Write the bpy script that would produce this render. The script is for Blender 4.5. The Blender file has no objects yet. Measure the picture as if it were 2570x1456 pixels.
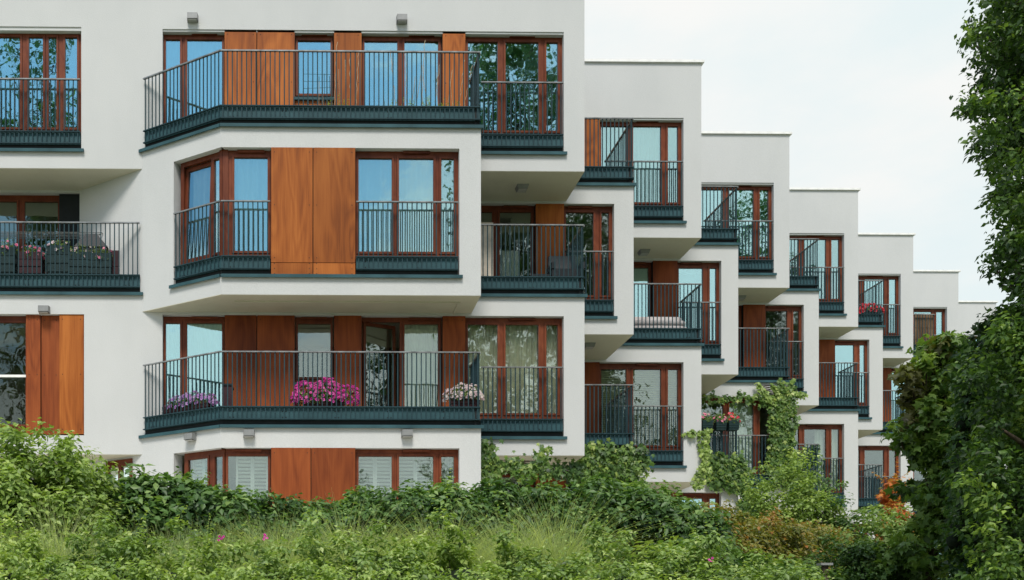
import bpy, math, random
import numpy as np
from mathutils import Vector
SC = bpy.context.scene
COL = SC.collection
rng = np.random.default_rng(7)
R = math.radians
# ------------------------------------------------------------------ camera model
F, YAW, CX, CY, CH = 2600.0, R(.75), 776.0, 1614.0, 1.6
def ray(px):
    u = (px-CX)/F
    return u*math.cos(YAW)+math.sin(YAW), math.cos(YAW)-u*math.sin(YAW)
def X(px, Y):
    dx, dy = ray(px); return Y/dy*dx
def Z(py, Y, px=1285):
    dx, dy = ray(px); return CH+(CY-py)/F*Y/dy
cam = bpy.data.cameras.new("camera"); co = bpy.data.objects.new("camera", cam); COL.objects.link(co)
co.location = (0, 0, CH); co.rotation_euler = (R(90), 0, -YAW)
cam.sensor_width = 36; cam.lens = 36*F/2570
cam.shift_x = (1285-CX)/2570; cam.shift_y = (CY-728)/2570
cam.clip_start = .1; cam.clip_end = 2000
SC.camera = co

# ------------------------------------------------------------------ materials
def newmat(name):
    m = bpy.data.materials.new(name); m.use_nodes = True
    nt = m.node_tree; b = nt.nodes["Principled BSDF"]
    return m, nt, b
def N(nt, t, **k):
    n = nt.nodes.new(t)
    for a, v in k.items():
        if a in n.inputs: n.inputs[a].default_value = v
        else: setattr(n, a, v)
    return n
def ramp(nt, stops):
    r = nt.nodes.new("ShaderNodeValToRGB"); e = r.color_ramp.elements
    while len(e) > 1: e.remove(e[-1])
    e[0].position = stops[0][0]; e[0].color = (*stops[0][1], 1)
    for p, c in stops[1:]:
        q = e.new(p); q.color = (*c, 1)
    return r
def plain(name, col, rough=.6, metal=0, var=.12, scale=6, spec=.3):
    m, nt, b = newmat(name)
    tc = N(nt, "ShaderNodeTexCoord"); no = N(nt, "ShaderNodeTexNoise"); no.inputs["Scale"].default_value = scale; no.inputs["Detail"].default_value = 5
    nt.links.new(tc.outputs["Object"], no.inputs["Vector"])
    c1 = tuple(max(0, c*(1-var*1.6)) for c in col); c2 = tuple(min(1, c*(1+var*1.6)) for c in col)
    r = ramp(nt, [(.3, c1), (.7, c2)])
    nt.links.new(no.outputs["Fac"], r.inputs["Fac"]); nt.links.new(r.outputs["Color"], b.inputs["Base Color"])
    b.inputs["Roughness"].default_value = rough; b.inputs["Metallic"].default_value = metal
    b.inputs["Specular IOR Level"].default_value = spec
    return m
def stucco(name, col, col2):
    m, nt, b = newmat(name); L = nt.links.new
    g = N(nt, "ShaderNodeNewGeometry")
    big = N(nt, "ShaderNodeTexNoise"); big.inputs["Scale"].default_value = .55; big.inputs["Detail"].default_value = 6
    L(g.outputs["Position"], big.inputs["Vector"])
    mp = N(nt, "ShaderNodeMapping"); mp.inputs["Scale"].default_value = (1.6, 1.6, .5); L(g.outputs["Position"], mp.inputs["Vector"])
    st = N(nt, "ShaderNodeTexNoise"); st.inputs["Scale"].default_value = 1; st.inputs["Detail"].default_value = 4; L(mp.outputs[0], st.inputs["Vector"])
    fine = N(nt, "ShaderNodeTexNoise"); fine.inputs["Scale"].default_value = 55; fine.inputs["Detail"].default_value = 3; L(g.outputs["Position"], fine.inputs["Vector"])
    a = N(nt, "ShaderNodeMath", operation="ADD"); L(big.outputs["Fac"], a.inputs[0]); L(st.outputs["Fac"], a.inputs[1])
    mu = N(nt, "ShaderNodeMath", operation="MULTIPLY"); mu.inputs[1].default_value = .5; L(a.outputs[0], mu.inputs[0])
    r = ramp(nt, [(.38, col2), (.58, col)]); L(mu.outputs[0], r.inputs["Fac"])
    mx = N(nt, "ShaderNodeMixRGB", blend_type="MULTIPLY"); mx.inputs[0].default_value = .35
    r2 = ramp(nt, [(.3, (.78, .78, .78)), (.7, (1, 1, 1))]); L(fine.outputs["Fac"], r2.inputs["Fac"])
    L(r.outputs[0], mx.inputs[1]); L(r2.outputs[0], mx.inputs[2]); L(mx.outputs[0], b.inputs["Base Color"])
    bp = N(nt, "ShaderNodeBump"); bp.inputs["Strength"].default_value = .35; bp.inputs["Distance"].default_value = .01
    L(fine.outputs["Fac"], bp.inputs["Height"]); L(bp.outputs[0], b.inputs["Normal"])
    b.inputs["Roughness"].default_value = .92; b.inputs["Specular IOR Level"].default_value = .2
    return m
def wood(name, dark, mid, light, zs=.22, rough=.42, plank=False):
    m, nt, b = newmat(name); L = nt.links.new
    tc = N(nt, "ShaderNodeTexCoord"); oi = N(nt, "ShaderNodeObjectInfo")
    mp = N(nt, "ShaderNodeMapping"); mp.inputs["Scale"].default_value = (1, 1, zs)
    L(tc.outputs["Object"], mp.inputs["Vector"])
    sc = N(nt, "ShaderNodeMath", operation="MULTIPLY"); sc.inputs[1].default_value = 57; L(oi.outputs["Random"], sc.inputs[0])
    ad = N(nt, "ShaderNodeVectorMath", operation="ADD"); L(mp.outputs[0], ad.inputs[0])
    cb = N(nt, "ShaderNodeCombineXYZ"); L(sc.outputs[0], cb.inputs[0]); L(sc.outputs[0], cb.inputs[1]); L(sc.outputs[0], cb.inputs[2]); L(cb.outputs[0], ad.inputs[1])
    n1 = N(nt, "ShaderNodeTexNoise"); n1.inputs["Scale"].default_value = 1.5; n1.inputs["Detail"].default_value = 2; n1.inputs["Distortion"].default_value = .5
    L(ad.outputs[0], n1.inputs["Vector"])
    mm = N(nt, "ShaderNodeMath", operation="MULTIPLY"); mm.inputs[1].default_value = 16; L(n1.outputs["Fac"], mm.inputs[0])
    pp = N(nt, "ShaderNodeMath", operation="PINGPONG"); pp.inputs[1].default_value = 1; L(mm.outputs[0], pp.inputs[0])
    mp2 = N(nt, "ShaderNodeMapping"); mp2.inputs["Scale"].default_value = (55, 55, 7); L(ad.outputs[0], mp2.inputs["Vector"])
    n2 = N(nt, "ShaderNodeTexNoise"); n2.inputs["Scale"].default_value = 1; n2.inputs["Detail"].default_value = 5; L(mp2.outputs[0], n2.inputs["Vector"])
    n3 = N(nt, "ShaderNodeTexNoise"); n3.inputs["Scale"].default_value = 1.6; n3.inputs["Detail"].default_value = 3; L(ad.outputs[0], n3.inputs["Vector"])
    mix = N(nt, "ShaderNodeMath", operation="MULTIPLY_ADD"); mix.inputs[1].default_value = .20; L(pp.outputs[0], mix.inputs[0])
    n2s = N(nt, "ShaderNodeMath", operation="MULTIPLY_ADD"); n2s.inputs[1].default_value = .5; n2s.inputs[2].default_value = .22; L(n2.outputs["Fac"], n2s.inputs[0]); L(n2s.outputs[0], mix.inputs[2])
    ad2 = N(nt, "ShaderNodeMath", operation="MULTIPLY_ADD"); ad2.inputs[1].default_value = .9; L(n3.outputs["Fac"], ad2.inputs[0]); L(mix.outputs[0], ad2.inputs[2])
    sb = N(nt, "ShaderNodeMath", operation="SUBTRACT"); sb.inputs[1].default_value = .5; L(ad2.outputs[0], sb.inputs[0])
    r = ramp(nt, [(.22, dark), (.5, mid), (.8, light)]); L(sb.outputs[0], r.inputs["Fac"])
    hs = N(nt, "ShaderNodeHueSaturation"); L(r.outputs[0], hs.inputs["Color"])
    vr = N(nt, "ShaderNodeMapRange"); vr.inputs["To Min"].default_value = .82; vr.inputs["To Max"].default_value = 1.15; L(oi.outputs["Random"], vr.inputs[0]); L(vr.outputs[0], hs.inputs["Value"])
    L(hs.outputs[0], b.inputs["Base Color"]); b.inputs["Roughness"].default_value = rough; b.inputs["Specular IOR Level"].default_value = .15
    return m
def glass(name, fac=.62, tint=(.62, .95, 1)):
    m, nt, b = newmat(name); L = nt.links.new
    nt.nodes.remove(b); out = nt.nodes["Material Output"]
    g = N(nt, "ShaderNodeNewGeometry")
    no = N(nt, "ShaderNodeTexNoise"); no.inputs["Scale"].default_value = 1.6; no.inputs["Detail"].default_value = 2.5; L(g.outputs["Position"], no.inputs["Vector"])
    bp = N(nt, "ShaderNodeBump"); bp.inputs["Strength"].default_value = .2; bp.inputs["Distance"].default_value = .02; L(no.outputs["Fac"], bp.inputs["Height"])
    gl = N(nt, "ShaderNodeBsdfGlossy"); gl.inputs["Roughness"].default_value = .01; gl.inputs["Color"].default_value = (*tint, 1); L(bp.outputs[0], gl.inputs["Normal"])
    tr = N(nt, "ShaderNodeBsdfTransparent"); tr.inputs["Color"].default_value = (.92, .95, .92, 1)
    fr = N(nt, "ShaderNodeFresnel"); fr.inputs["IOR"].default_value = 1.45
    ma = N(nt, "ShaderNodeMath", operation="MULTIPLY_ADD"); ma.inputs[1].default_value = .6; ma.inputs[2].default_value = fac; ma.use_clamp = True; L(fr.outputs[0], ma.inputs[0])
    mx = N(nt, "ShaderNodeMixShader"); L(ma.outputs[0], mx.inputs[0]); L(tr.outputs[0], mx.inputs[1]); L(gl.outputs[0], mx.inputs[2])
    L(mx.outputs[0], out.inputs[0])
    return m
def leafmat(name, stops, trans=.3, rough=.45):
    m, nt, b = newmat(name); L = nt.links.new; out = nt.nodes["Material Output"]
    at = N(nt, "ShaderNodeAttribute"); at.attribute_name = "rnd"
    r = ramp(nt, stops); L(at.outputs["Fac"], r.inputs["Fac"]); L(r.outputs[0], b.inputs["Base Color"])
    b.inputs["Roughness"].default_value = rough; b.inputs["Specular IOR Level"].default_value = .35
    t = N(nt, "ShaderNodeBsdfTranslucent"); g = N(nt, "ShaderNodeMixRGB", blend_type="MULTIPLY"); g.inputs[0].default_value = 1; g.inputs[2].default_value = (1.6, 1.7, .7, 1)
    L(r.outputs[0], g.inputs[1]); L(g.outputs[0], t.inputs["Color"])
    mx = N(nt, "ShaderNodeMixShader"); mx.inputs[0].default_value = trans; L(b.outputs[0], mx.inputs[1]); L(t.outputs[0], mx.inputs[2]); L(mx.outputs[0], out.inputs[0])
    return m
M = {}
M['wall'] = stucco('render_white', (.572, .582, .580), (.542, .554, .553))
M['soffit'] = stucco('soffit_olive', (.62, .60, .49), (.57, .55, .45))  # slightly olive tone, warmer than the walls
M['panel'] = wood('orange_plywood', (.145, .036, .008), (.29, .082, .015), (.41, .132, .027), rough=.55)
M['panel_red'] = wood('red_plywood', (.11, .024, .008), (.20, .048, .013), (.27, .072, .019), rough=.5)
M['frame'] = wood('brown_frame', (.085, .021, .010), (.14, .037, .017), (.19, .056, .026), zs=.5, rough=.38)
M['steel'] = plain('teal_steel', (.021, .048, .058), .6, .0, .12, 3, .12)
M['rail'] = plain('worn_rail', (.22, .23, .23), .35, .4, .25, 5)
M['plate'] = plain('teal_plate', (.033, .082, .096), .6, 0, .15, 2, .15)
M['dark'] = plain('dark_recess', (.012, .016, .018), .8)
M['coping'] = plain('pale_coping', (.80, .80, .78), .5, .0, .05)
M['lamp'] = plain('grey_lamp', (.23, .235, .235), .45, .2, .08)
M['diff'] = plain('lamp_diffuser', (.40, .40, .38), .35, 0, .05)
M['glass'] = glass('window_glass', .48, (.56, .88, .92))
M['glassm'] = glass('window_glass_mid', .34, (.62, .93, .96))
M['glassd'] = glass('window_glass_low', .12, (.85, 1, .98))
M['glassx'] = glass('window_glass_dark', .03, (.85, 1, .98))
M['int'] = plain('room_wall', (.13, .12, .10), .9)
M['floor'] = plain('terrace_tile', (.22, .21, .19), .8)
M['sheer'] = plain('sheer_curtain', (.74, .78, .76), .9, 0, .04, 3)
M['beige'] = plain('beige_curtain', (.80, .76, .62), .9, 0, .08, 3)
M['pale_green'] = plain('green_curtain', (.66, .72, .60), .9, 0, .05, 3)
M['blind'] = plain('blind_slats', (.72, .72, .54), .6, 0, .04)
M['shutter'] = plain('white_shutter', (.72, .76, .74), .5, 0, .03)
M['terracotta'] = plain('terracotta', (.45, .16, .08), .8)
M['wicker'] = plain('black_wicker', (.018, .022, .026), .6, 0, .5, 60)
M['cushion'] = plain('grey_cushion', (.40, .38, .38), .9)
M['purplebox'] = plain('maroon_box', (.045, .014, .018), .55)
M['greenbox'] = plain('dark_green_box', (.012, .035, .036), .5)
M['reed'] = wood('reed_mat', (.10, .055, .03), (.22, .14, .08), (.36, .25, .16), zs=.1, rough=.9)
M['board'] = plain('beige_board', (.62, .55, .46), .7)
M['bark'] = plain('bark', (.055, .04, .028), .95, 0, .4, 14)
M['twig'] = plain('dry_stick', (.42, .33, .22), .8, 0, .2, 30)
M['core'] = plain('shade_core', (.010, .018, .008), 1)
M['soil'] = plain('soil', (.05, .045, .03), 1, 0, .4, 3)
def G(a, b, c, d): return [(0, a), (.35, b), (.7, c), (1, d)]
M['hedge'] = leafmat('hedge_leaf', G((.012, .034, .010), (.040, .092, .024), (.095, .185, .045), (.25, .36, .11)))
M['hedge_d'] = leafmat('hedge_leaf_dark', G((.012, .034, .012), (.035, .085, .025), (.085, .165, .045), (.20, .30, .09)))
M['ivy'] = leafmat('ivy_leaf', G((.014, .038, .010), (.052, .115, .024), (.13, .225, .045), (.31, .38, .085)))
M['shrub'] = leafmat('shrub_leaf', G((.030, .058, .016), (.11, .18, .046), (.22, .33, .09), (.43, .50, .19)))
M['light'] = leafmat('light_leaf', G((.045, .080, .020), (.15, .235, .05), (.28, .39, .09), (.50, .56, .22)))
M['red'] = leafmat('red_hedge_leaf', G((.04, .055, .014), (.12, .15, .03), (.26, .24, .055), (.40, .16, .05)))
M['fire'] = leafmat('fire_leaf', G((.22, .07, .03), (.50, .12, .04), (.55, .22, .05), (.38, .36, .08)))
M['maple'] = leafmat('maple_leaf', G((.028, .062, .016), (.10, .18, .038), (.20, .31, .065), (.37, .47, .12)))
M['maple_r'] = leafmat('maple_bronze', G((.04, .04, .016), (.09, .09, .03), (.15, .16, .04), (.21, .25, .07)))
M['treed'] = leafmat('tree_dark', G((.012, .030, .010), (.042, .090, .022), (.11, .20, .04), (.32, .44, .09)))
M['grass'] = leafmat('grass_blade', G((.12, .16, .06), (.27, .34, .14), (.43, .49, .25), (.62, .63, .40)), .35)
M['magenta'] = leafmat('petal_magenta', [(0, (.05, .0, .03)), (.3, (.50, .02, .27)), (.7, (.75, .05, .42)), (1, (.85, .30, .62))], .25)
M['lilac'] = leafmat('petal_lilac', [(0, (.06, .01, .12)), (.25, (.36, .16, .48)), (.7, (.55, .33, .68)), (1, (.70, .52, .80))], .25)
M['white'] = leafmat('petal_white', [(0, (.18, .03, .12)), (.25, (.62, .45, .52)), (.7, (.78, .70, .72)), (1, (.82, .80, .78))], .25)
M['redpet'] = leafmat('petal_red', [(0, (.15, .0, .01)), (.3, (.5, .01, .03)), (1, (.7, .04, .06))], .2)
M['pink'] = leafmat('petal_pink', [(0, (.2, .02, .06)), (.3, (.6, .12, .25)), (1, (.75, .35, .42))], .2)

# ------------------------------------------------------------------ object helpers
WL = {}
def tag(o, label=None, cat=None, group=None, kind=None):
    if label: o['label'] = label
    if cat: o['category'] = cat
    if group: o['group'] = group
    if kind: o['kind'] = kind
    return o
def empty(name, loc, label=None, cat=None, group=None):
    o = bpy.data.objects.new(name, None); COL.objects.link(o); o.location = loc; o.empty_display_size = .2
    WL[o.name] = Vector(loc); return tag(o, label, cat, group)
def link(name, me, loc, parent=None):
    o = bpy.data.objects.new(name, me); COL.objects.link(o)
    WL[o.name] = Vector(loc)
    if parent is not None:
        o.parent = parent; o.location = Vector(loc)-WL[parent.name]
    else: o.location = loc
    return o
class Fr:
    def __init__(s, ox, oy, ux=1, uy=0, nx=0, ny=-1):
        l = math.hypot(ux, uy); s.o = (ox, oy); s.u = (ux/l, uy/l); l = math.hypot(nx, ny); s.n = (nx/l, ny/l)
    def p(s, u, n, z): return (s.o[0]+u*s.u[0]+n*s.n[0], s.o[1]+u*s.u[1]+n*s.n[1], z)
W0 = Fr(0, 0, 1, 0, 0, 1)
class MB:
    def __init__(s): s.v = []; s.f = []; s.m = []
    def add(s, vs, fs, mi=0):
        b = len(s.v); s.v += [tuple(v) for v in vs]; s.f += [tuple(b+i for i in f) for f in fs]; s.m += [mi]*len(fs); return s
    def box(s, fr, u0, u1, n0, n1, z0, z1, mi=0):
        vs = [fr.p(u, n, z) for z in (z0, z1) for u, n in ((u0, n0), (u1, n0), (u1, n1), (u0, n1))]
        return s.add(vs, [(0, 3, 2, 1), (4, 5, 6, 7), (0, 1, 5, 4), (1, 2, 6, 5), (2, 3, 7, 6), (3, 0, 4, 7)], mi)
    def taper(s, cx, cy, z0, z1, ax, ay, bx, by, mi=0):
        vs = [(cx+i*ax, cy+j*ay, z0) for i, j in ((-1, -1), (1, -1), (1, 1), (-1, 1))]+[(cx+i*bx, cy+j*by, z1) for i, j in ((-1, -1), (1, -1), (1, 1), (-1, 1))]
        return s.add(vs, [(0, 3, 2, 1), (4, 5, 6, 7), (0, 1, 5, 4), (1, 2, 6, 5), (2, 3, 7, 6), (3, 0, 4, 7)], mi)
    def prism(s, poly, z0, z1, mi=0):
        n = len(poly); vs = [(x, y, z0) for x, y in poly]+[(x, y, z1) for x, y in poly]
        return s.add(vs, [tuple(range(n))[::-1], tuple(range(n, 2*n))]+[(i, (i+1) % n, n+(i+1) % n, n+i) for i in range(n)], mi)
    def tube(s, pts, rad, seg=6, mi=0):
        pts = [Vector(p) for p in pts]; n = len(pts)
        if not hasattr(rad, '__len__'): rad = [rad]*n
        vs = []
        for i, p in enumerate(pts):
            d = (pts[min(i+1, n-1)]-pts[max(i-1, 0)]).normalized()
            a = d.cross(Vector((0, 0, 1)) if abs(d.z) < .9 else Vector((1, 0, 0))).normalized(); b = d.cross(a)
            for k in range(seg):
                t = 2*math.pi*k/seg; vs.append(p+(a*math.cos(t)+b*math.sin(t))*rad[i])
        fs = [(i*seg+k, i*seg+(k+1) % seg, (i+1)*seg+(k+1) % seg, (i+1)*seg+k) for i in range(n-1) for k in range(seg)]
        fs += [tuple(range(seg))[::-1], tuple(range((n-1)*seg, n*seg))]
        return s.add(vs, fs, mi)
    def build(s, name, mats, parent=None, smooth=False):
        if not isinstance(mats, (list, tuple)): mats = [mats]
        a = np.array(s.v); c = (a.min(0)+a.max(0))/2
        if parent is None: c[2] = a.min(0)[2]
        me = bpy.data.meshes.new(name); me.from_pydata((a-c).tolist(), [], s.f)
        for m in mats: me.materials.append(m)
        if len(mats) > 1: me.polygons.foreach_set("material_index", s.m)
        if smooth: me.polygons.foreach_set("use_smooth", [True]*len(me.polygons))
        me.update()
        return link(name, me, c, parent)

# ------------------------------------------------------------------ foliage
LEAF = (np.array([(0, 0, 0), (-.28, .45, .07), (0, 1, -.12), (.28, .45, .07)]), [(0, 3, 2), (0, 2, 1)])
LOBE = (np.array([(0, .3, .05), (0, 0, 0), (-.42, .02, -.05), (-.28, .3, .02), (-.6, .55, -.08), (-.22, .6, .02), (0, 1.05, -.14), (.22, .6, .02), (.6, .55, -.08), (.28, .3, .02), (.42, .02, -.05)]),
        [(0, i, i+1) for i in range(1, 10)]+[(0, 10, 1)])
_pt = [(0, 0, 0)]+[(math.cos(t*math.pi/5)*(.5 if t % 2 == 0 else .38), math.sin(t*math.pi/5)*(.5 if t % 2 == 0 else .38), .10) for t in range(10)]
PETAL = (np.array(_pt), [(0, i, i % 10+1) for i in range(1, 11)])
def unit(a): return a/np.maximum(np.linalg.norm(a, axis=1, keepdims=True), 1e-6)
def leafmesh(name, P, Nn, T, S, rnd, tmpl, mat, parent=None, core=None, loc=None, throat=False):
    tv, tf = tmpl; m = len(tv); n = len(P)
    Nn = unit(Nn); T = unit(T-(T*Nn).sum(1, keepdims=True)*Nn); B = np.cross(T, Nn)
    V = P[:, None, :]+S[:, None, None]*(tv[None, :, 0, None]*B[:, None, :]+tv[None, :, 1, None]*T[:, None, :]+tv[None, :, 2, None]*Nn[:, None, :])
    V = V.reshape(-1, 3)
    Fc = (np.array(tf)[None]+(np.arange(n)*m)[:, None, None]).reshape(-1, 3)
    rv = np.repeat(rnd, m)
    if throat: rv = rv.reshape(n, m); rv[:, 0] = 0; rv = rv.reshape(-1)
    mi = np.zeros(len(Fc), np.int32)
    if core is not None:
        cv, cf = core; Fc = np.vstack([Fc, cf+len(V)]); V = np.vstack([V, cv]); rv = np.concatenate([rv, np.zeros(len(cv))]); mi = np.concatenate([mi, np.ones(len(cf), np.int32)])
    if loc is None: loc = ((V.min(0)+V.max(0))/2); loc[2] = V[:, 2].min()
    loc = np.array(loc, float)
    me = bpy.data.meshes.new(name)
    me.vertices.add(len(V)); me.vertices.foreach_set("co", (V-loc).astype(np.float32).ravel())
    me.loops.add(len(Fc)*3); me.loops.foreach_set("vertex_index", Fc.astype(np.int32).ravel())
    me.polygons.add(len(Fc)); me.polygons.foreach_set("loop_start", (np.arange(len(Fc))*3).astype(np.int32))
    me.materials.append(mat); me.materials.append(M['core']); me.polygons.foreach_set("material_index", mi)
    a = me.attributes.new('rnd', 'FLOAT', 'POINT'); a.data.foreach_set('value', rv.astype(np.float32))
    me.update(calc_edges=True); me.validate()
    return link(name, me, loc, parent)
_t = (1+5**.5)/2
ICO = unit(np.array([(-1, _t, 0), (1, _t, 0), (-1, -_t, 0), (1, -_t, 0), (0, -1, _t), (0, 1, _t), (0, -1, -_t), (0, 1, -_t), (_t, 0, -1), (_t, 0, 1), (-_t, 0, -1), (-_t, 0, 1)], float))
ICF = np.array([(0, 11, 5), (0, 5, 1), (0, 1, 7), (0, 7, 10), (0, 10, 11), (1, 5, 9), (5, 11, 4), (11, 10, 2), (10, 7, 6), (7, 1, 8), (3, 9, 4), (3, 4, 2), (3, 2, 6), (3, 6, 8), (3, 8, 9), (4, 9, 5), (2, 4, 11), (6, 2, 10), (8, 6, 7), (9, 8, 1)])
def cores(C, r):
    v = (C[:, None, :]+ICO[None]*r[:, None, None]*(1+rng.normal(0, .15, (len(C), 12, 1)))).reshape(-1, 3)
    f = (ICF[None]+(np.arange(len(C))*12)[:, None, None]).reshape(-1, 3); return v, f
def cloud(C, cr, nper, size, up=.7, droop=.5, out=None, jit=.55, squash=.8, patch=.10):
    """leaves around clump centres; returns leaf arrays"""
    n = len(C)*nper; cr = np.broadcast_to(cr, (len(C),))
    d = unit(rng.normal(0, 1, (n, 3))); r = rng.random(n)**.45
    CC = np.repeat(C, nper, 0); rr = np.repeat(cr, nper)*r
    P = CC+d*rr[:, None]*np.array([1, 1, squash])
    Nn = d*.6+np.array([0, 0, up])+rng.normal(0, jit, (n, 3))
    if out is not None: Nn = Nn+np.repeat(out, nper, 0)*.6
    T = rng.normal(0, 1, (n, 3))+d*.5+np.array([0, 0, -droop])
    S = size*rng.uniform(.6, 1.25, n)
    cl = np.repeat(rng.random(len(C)), nper)
    pt = (np.sin(C[:, 0]*2.3+1)*np.sin(C[:, 2]*2.9+.5)+np.sin(C[:, 0]*5.1+C[:, 2]*3.3)*.6)*patch
    toplit = 0 if out is None else np.repeat(out[:, 2]-.45, nper)*.16  # light from above put into leaf colour: tops paler, lower sides darker
    rnd = np.clip(toplit+.30*cl+.30*rng.random(n)+.22*(d[:, 2]*r+.4)+rng.normal(0, .10, n)+.08+np.repeat(pt, nper), .02, .98)  # upper leaves of each clump also coloured lighter, as if top lit
    return P, Nn, T, S, rnd
def merge(*a): return [np.concatenate(x) for x in zip(*a)]
def shoots(base, length, n, size, spread=.5):
    """upright shoots of young leaves above a shrub"""
    out = []
    for b in base:
        L = length*rng.uniform(.4, 1.2); d = unit(np.array([[rng.normal(0, spread), rng.normal(0, spread), 1]]))[0]
        t = np.linspace(0, 1, n); P = b+d*L*t[:, None]+np.array([0, 0, -.15*L])*(t**2)[:, None]
        ang = rng.uniform(0, 6.28, n); side = np.stack([np.cos(ang), np.sin(ang), np.full(n, .3)], 1)
        out.append((P, side*.3+np.array([0, 0, 1.])+rng.normal(0, .3, (n, 3)), side, size*(1.1-.5*t)*rng.uniform(.8, 1.2, n), np.clip(rng.uniform(.5, .95, n), 0, 1)))
    return merge(*out)
def shrub(name, label, cat, c, rx, ry, h, leaf, n, mat, clump=.22, tmpl=LEAF, group=None, shoot=0, up=.7, droop=.5, twigs=6):
    cx, cy, zb = c; n_c = max(8, int(n/60))
    root = empty(name, (cx, cy, zb), label, cat, group)
    th = rng.uniform(0, 2*math.pi, n_c); ph = np.arccos(rng.uniform(-.15, 1, n_c)); rr = rng.uniform(.66, 1.04, n_c); h = h*1.08
    lump = 1+.13*np.sin(3*th+rng.random()*6)*np.sin(ph)+.10*np.sin(5*th+2+rng.random()*6)
    C = np.stack([cx+rx*rr*lump*np.sin(ph)*np.cos(th), cy+ry*rr*lump*np.sin(ph)*np.sin(th), zb+h*np.maximum(.04, np.cos(ph))**.8*rr*lump], 1)
    o = unit(C-np.array([cx, cy, zb+.2*h])); cr = clump*rng.uniform(.6, 1.25, n_c)
    A = cloud(C, cr, 60, leaf, up, droop, out=o)
    if shoot:
        tops = C[C[:, 2] > zb+.55*h]; sel = tops[rng.integers(0, len(tops), shoot)]
        A = merge(A, shoots(sel, .28*min(h, 1.5)+.12, 12, leaf*.9))
    k = 26; q = rng.random(k)*6.28; pz = rng.random(k)
    CI = np.stack([cx+rx*.55*np.cos(q)*(1-pz*.5), cy+ry*.55*np.sin(q)*(1-pz*.5), zb+h*.68*pz], 1)
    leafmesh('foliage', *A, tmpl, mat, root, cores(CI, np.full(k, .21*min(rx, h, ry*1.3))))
    mb = MB()
    for i in range(twigs):
        e = C[rng.integers(0, n_c)]; mid = (np.array([cx, cy, zb])*.45+e*.55)+rng.normal(0, .05, 3)
        mb.tube([(cx+rng.normal(0, .05), cy+rng.normal(0, .05), zb-.15), tuple(mid), tuple(e)], [.02, .012, .004], 5)
    mb.build('branches', M['bark'], root, True)
    return root
def hedge(name, label, cat, path, th, zbot, leaf, n, mat, clump=.2, tmpl=LEAF, shoot=0, ztopvar=.05, up=.6, droop=.6):
    """path: list of (x, y, ztop). elliptical section of half thickness th"""
    P = np.array(path, float); seg = np.linalg.norm(np.diff(P[:, :2], axis=0), axis=1); s = np.concatenate([[0], np.cumsum(seg)])
    L = s[-1]; n_c = int(n/60); t = rng.random(n_c)*L
    ctr = np.stack([np.interp(t, s, P[:, i]) for i in range(3)], 1)
    i = np.clip(np.searchsorted(s, t)-1, 0, len(seg)-1); dr = (P[i+1, :2]-P[i, :2])/seg[i][:, None]; nrm = np.stack([dr[:, 1], -dr[:, 0]], 1)
    a = rng.uniform(-.25, math.pi*.78, n_c); rr = rng.uniform(.80, 1.02, n_c)
    wob = .08*np.sin(t*2.3+1)+.06*np.sin(t*5.1)+.05*np.sin(t*11)
    hgt = ctr[:, 2]-zbot-clump*.85
    C = np.zeros((n_c, 3)); C[:, :2] = ctr[:, :2]+nrm*(th*np.cos(a)*rr+wob*.6)[:, None]
    C[:, 2] = zbot+np.maximum(0, np.sin(np.maximum(a, 0)))**.7*hgt*rr+rng.normal(0, ztopvar, n_c)
    o = np.concatenate([nrm*np.cos(a)[:, None], np.sin(a)[:, None]], 1)
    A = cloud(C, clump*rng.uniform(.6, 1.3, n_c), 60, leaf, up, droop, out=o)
    if shoot:
        tops = C[a > .9]; A = merge(A, shoots(tops[rng.integers(0, len(tops), shoot)], .30, 10, leaf*.9))
    k = int(L/.22)*4; tt = .5+rng.random(k)*(L-1.1); cc = np.stack([np.interp(tt, s, P[:, i]) for i in range(3)], 1)
    CI = cc.copy(); CI[:, 2] = zbot+(cc[:, 2]-zbot)*rng.uniform(.02, .46, k); CI[:, :2] += rng.normal(0, th*.22, (k, 2))
    root = empty(name, (P[:, 0].mean(), P[:, 1].mean(), zbot), label, cat)
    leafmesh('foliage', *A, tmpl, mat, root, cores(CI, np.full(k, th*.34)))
    mb = MB()
    for j in range(int(L*1.5)+3):
        q = rng.random()*L; b = [np.interp(q, s, P[:, i]) for i in range(3)]
        mb.tube([(b[0], b[1], zbot-.1), (b[0]+rng.normal(0, .08), b[1]+rng.normal(0, .08), (zbot+b[2])/2), (b[0]+rng.normal(0, .2), b[1]+rng.normal(0, .2), b[2]-.15)], [.022, .014, .005], 5)
    mb.build('branches', M['bark'], root, True)
    return root
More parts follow.
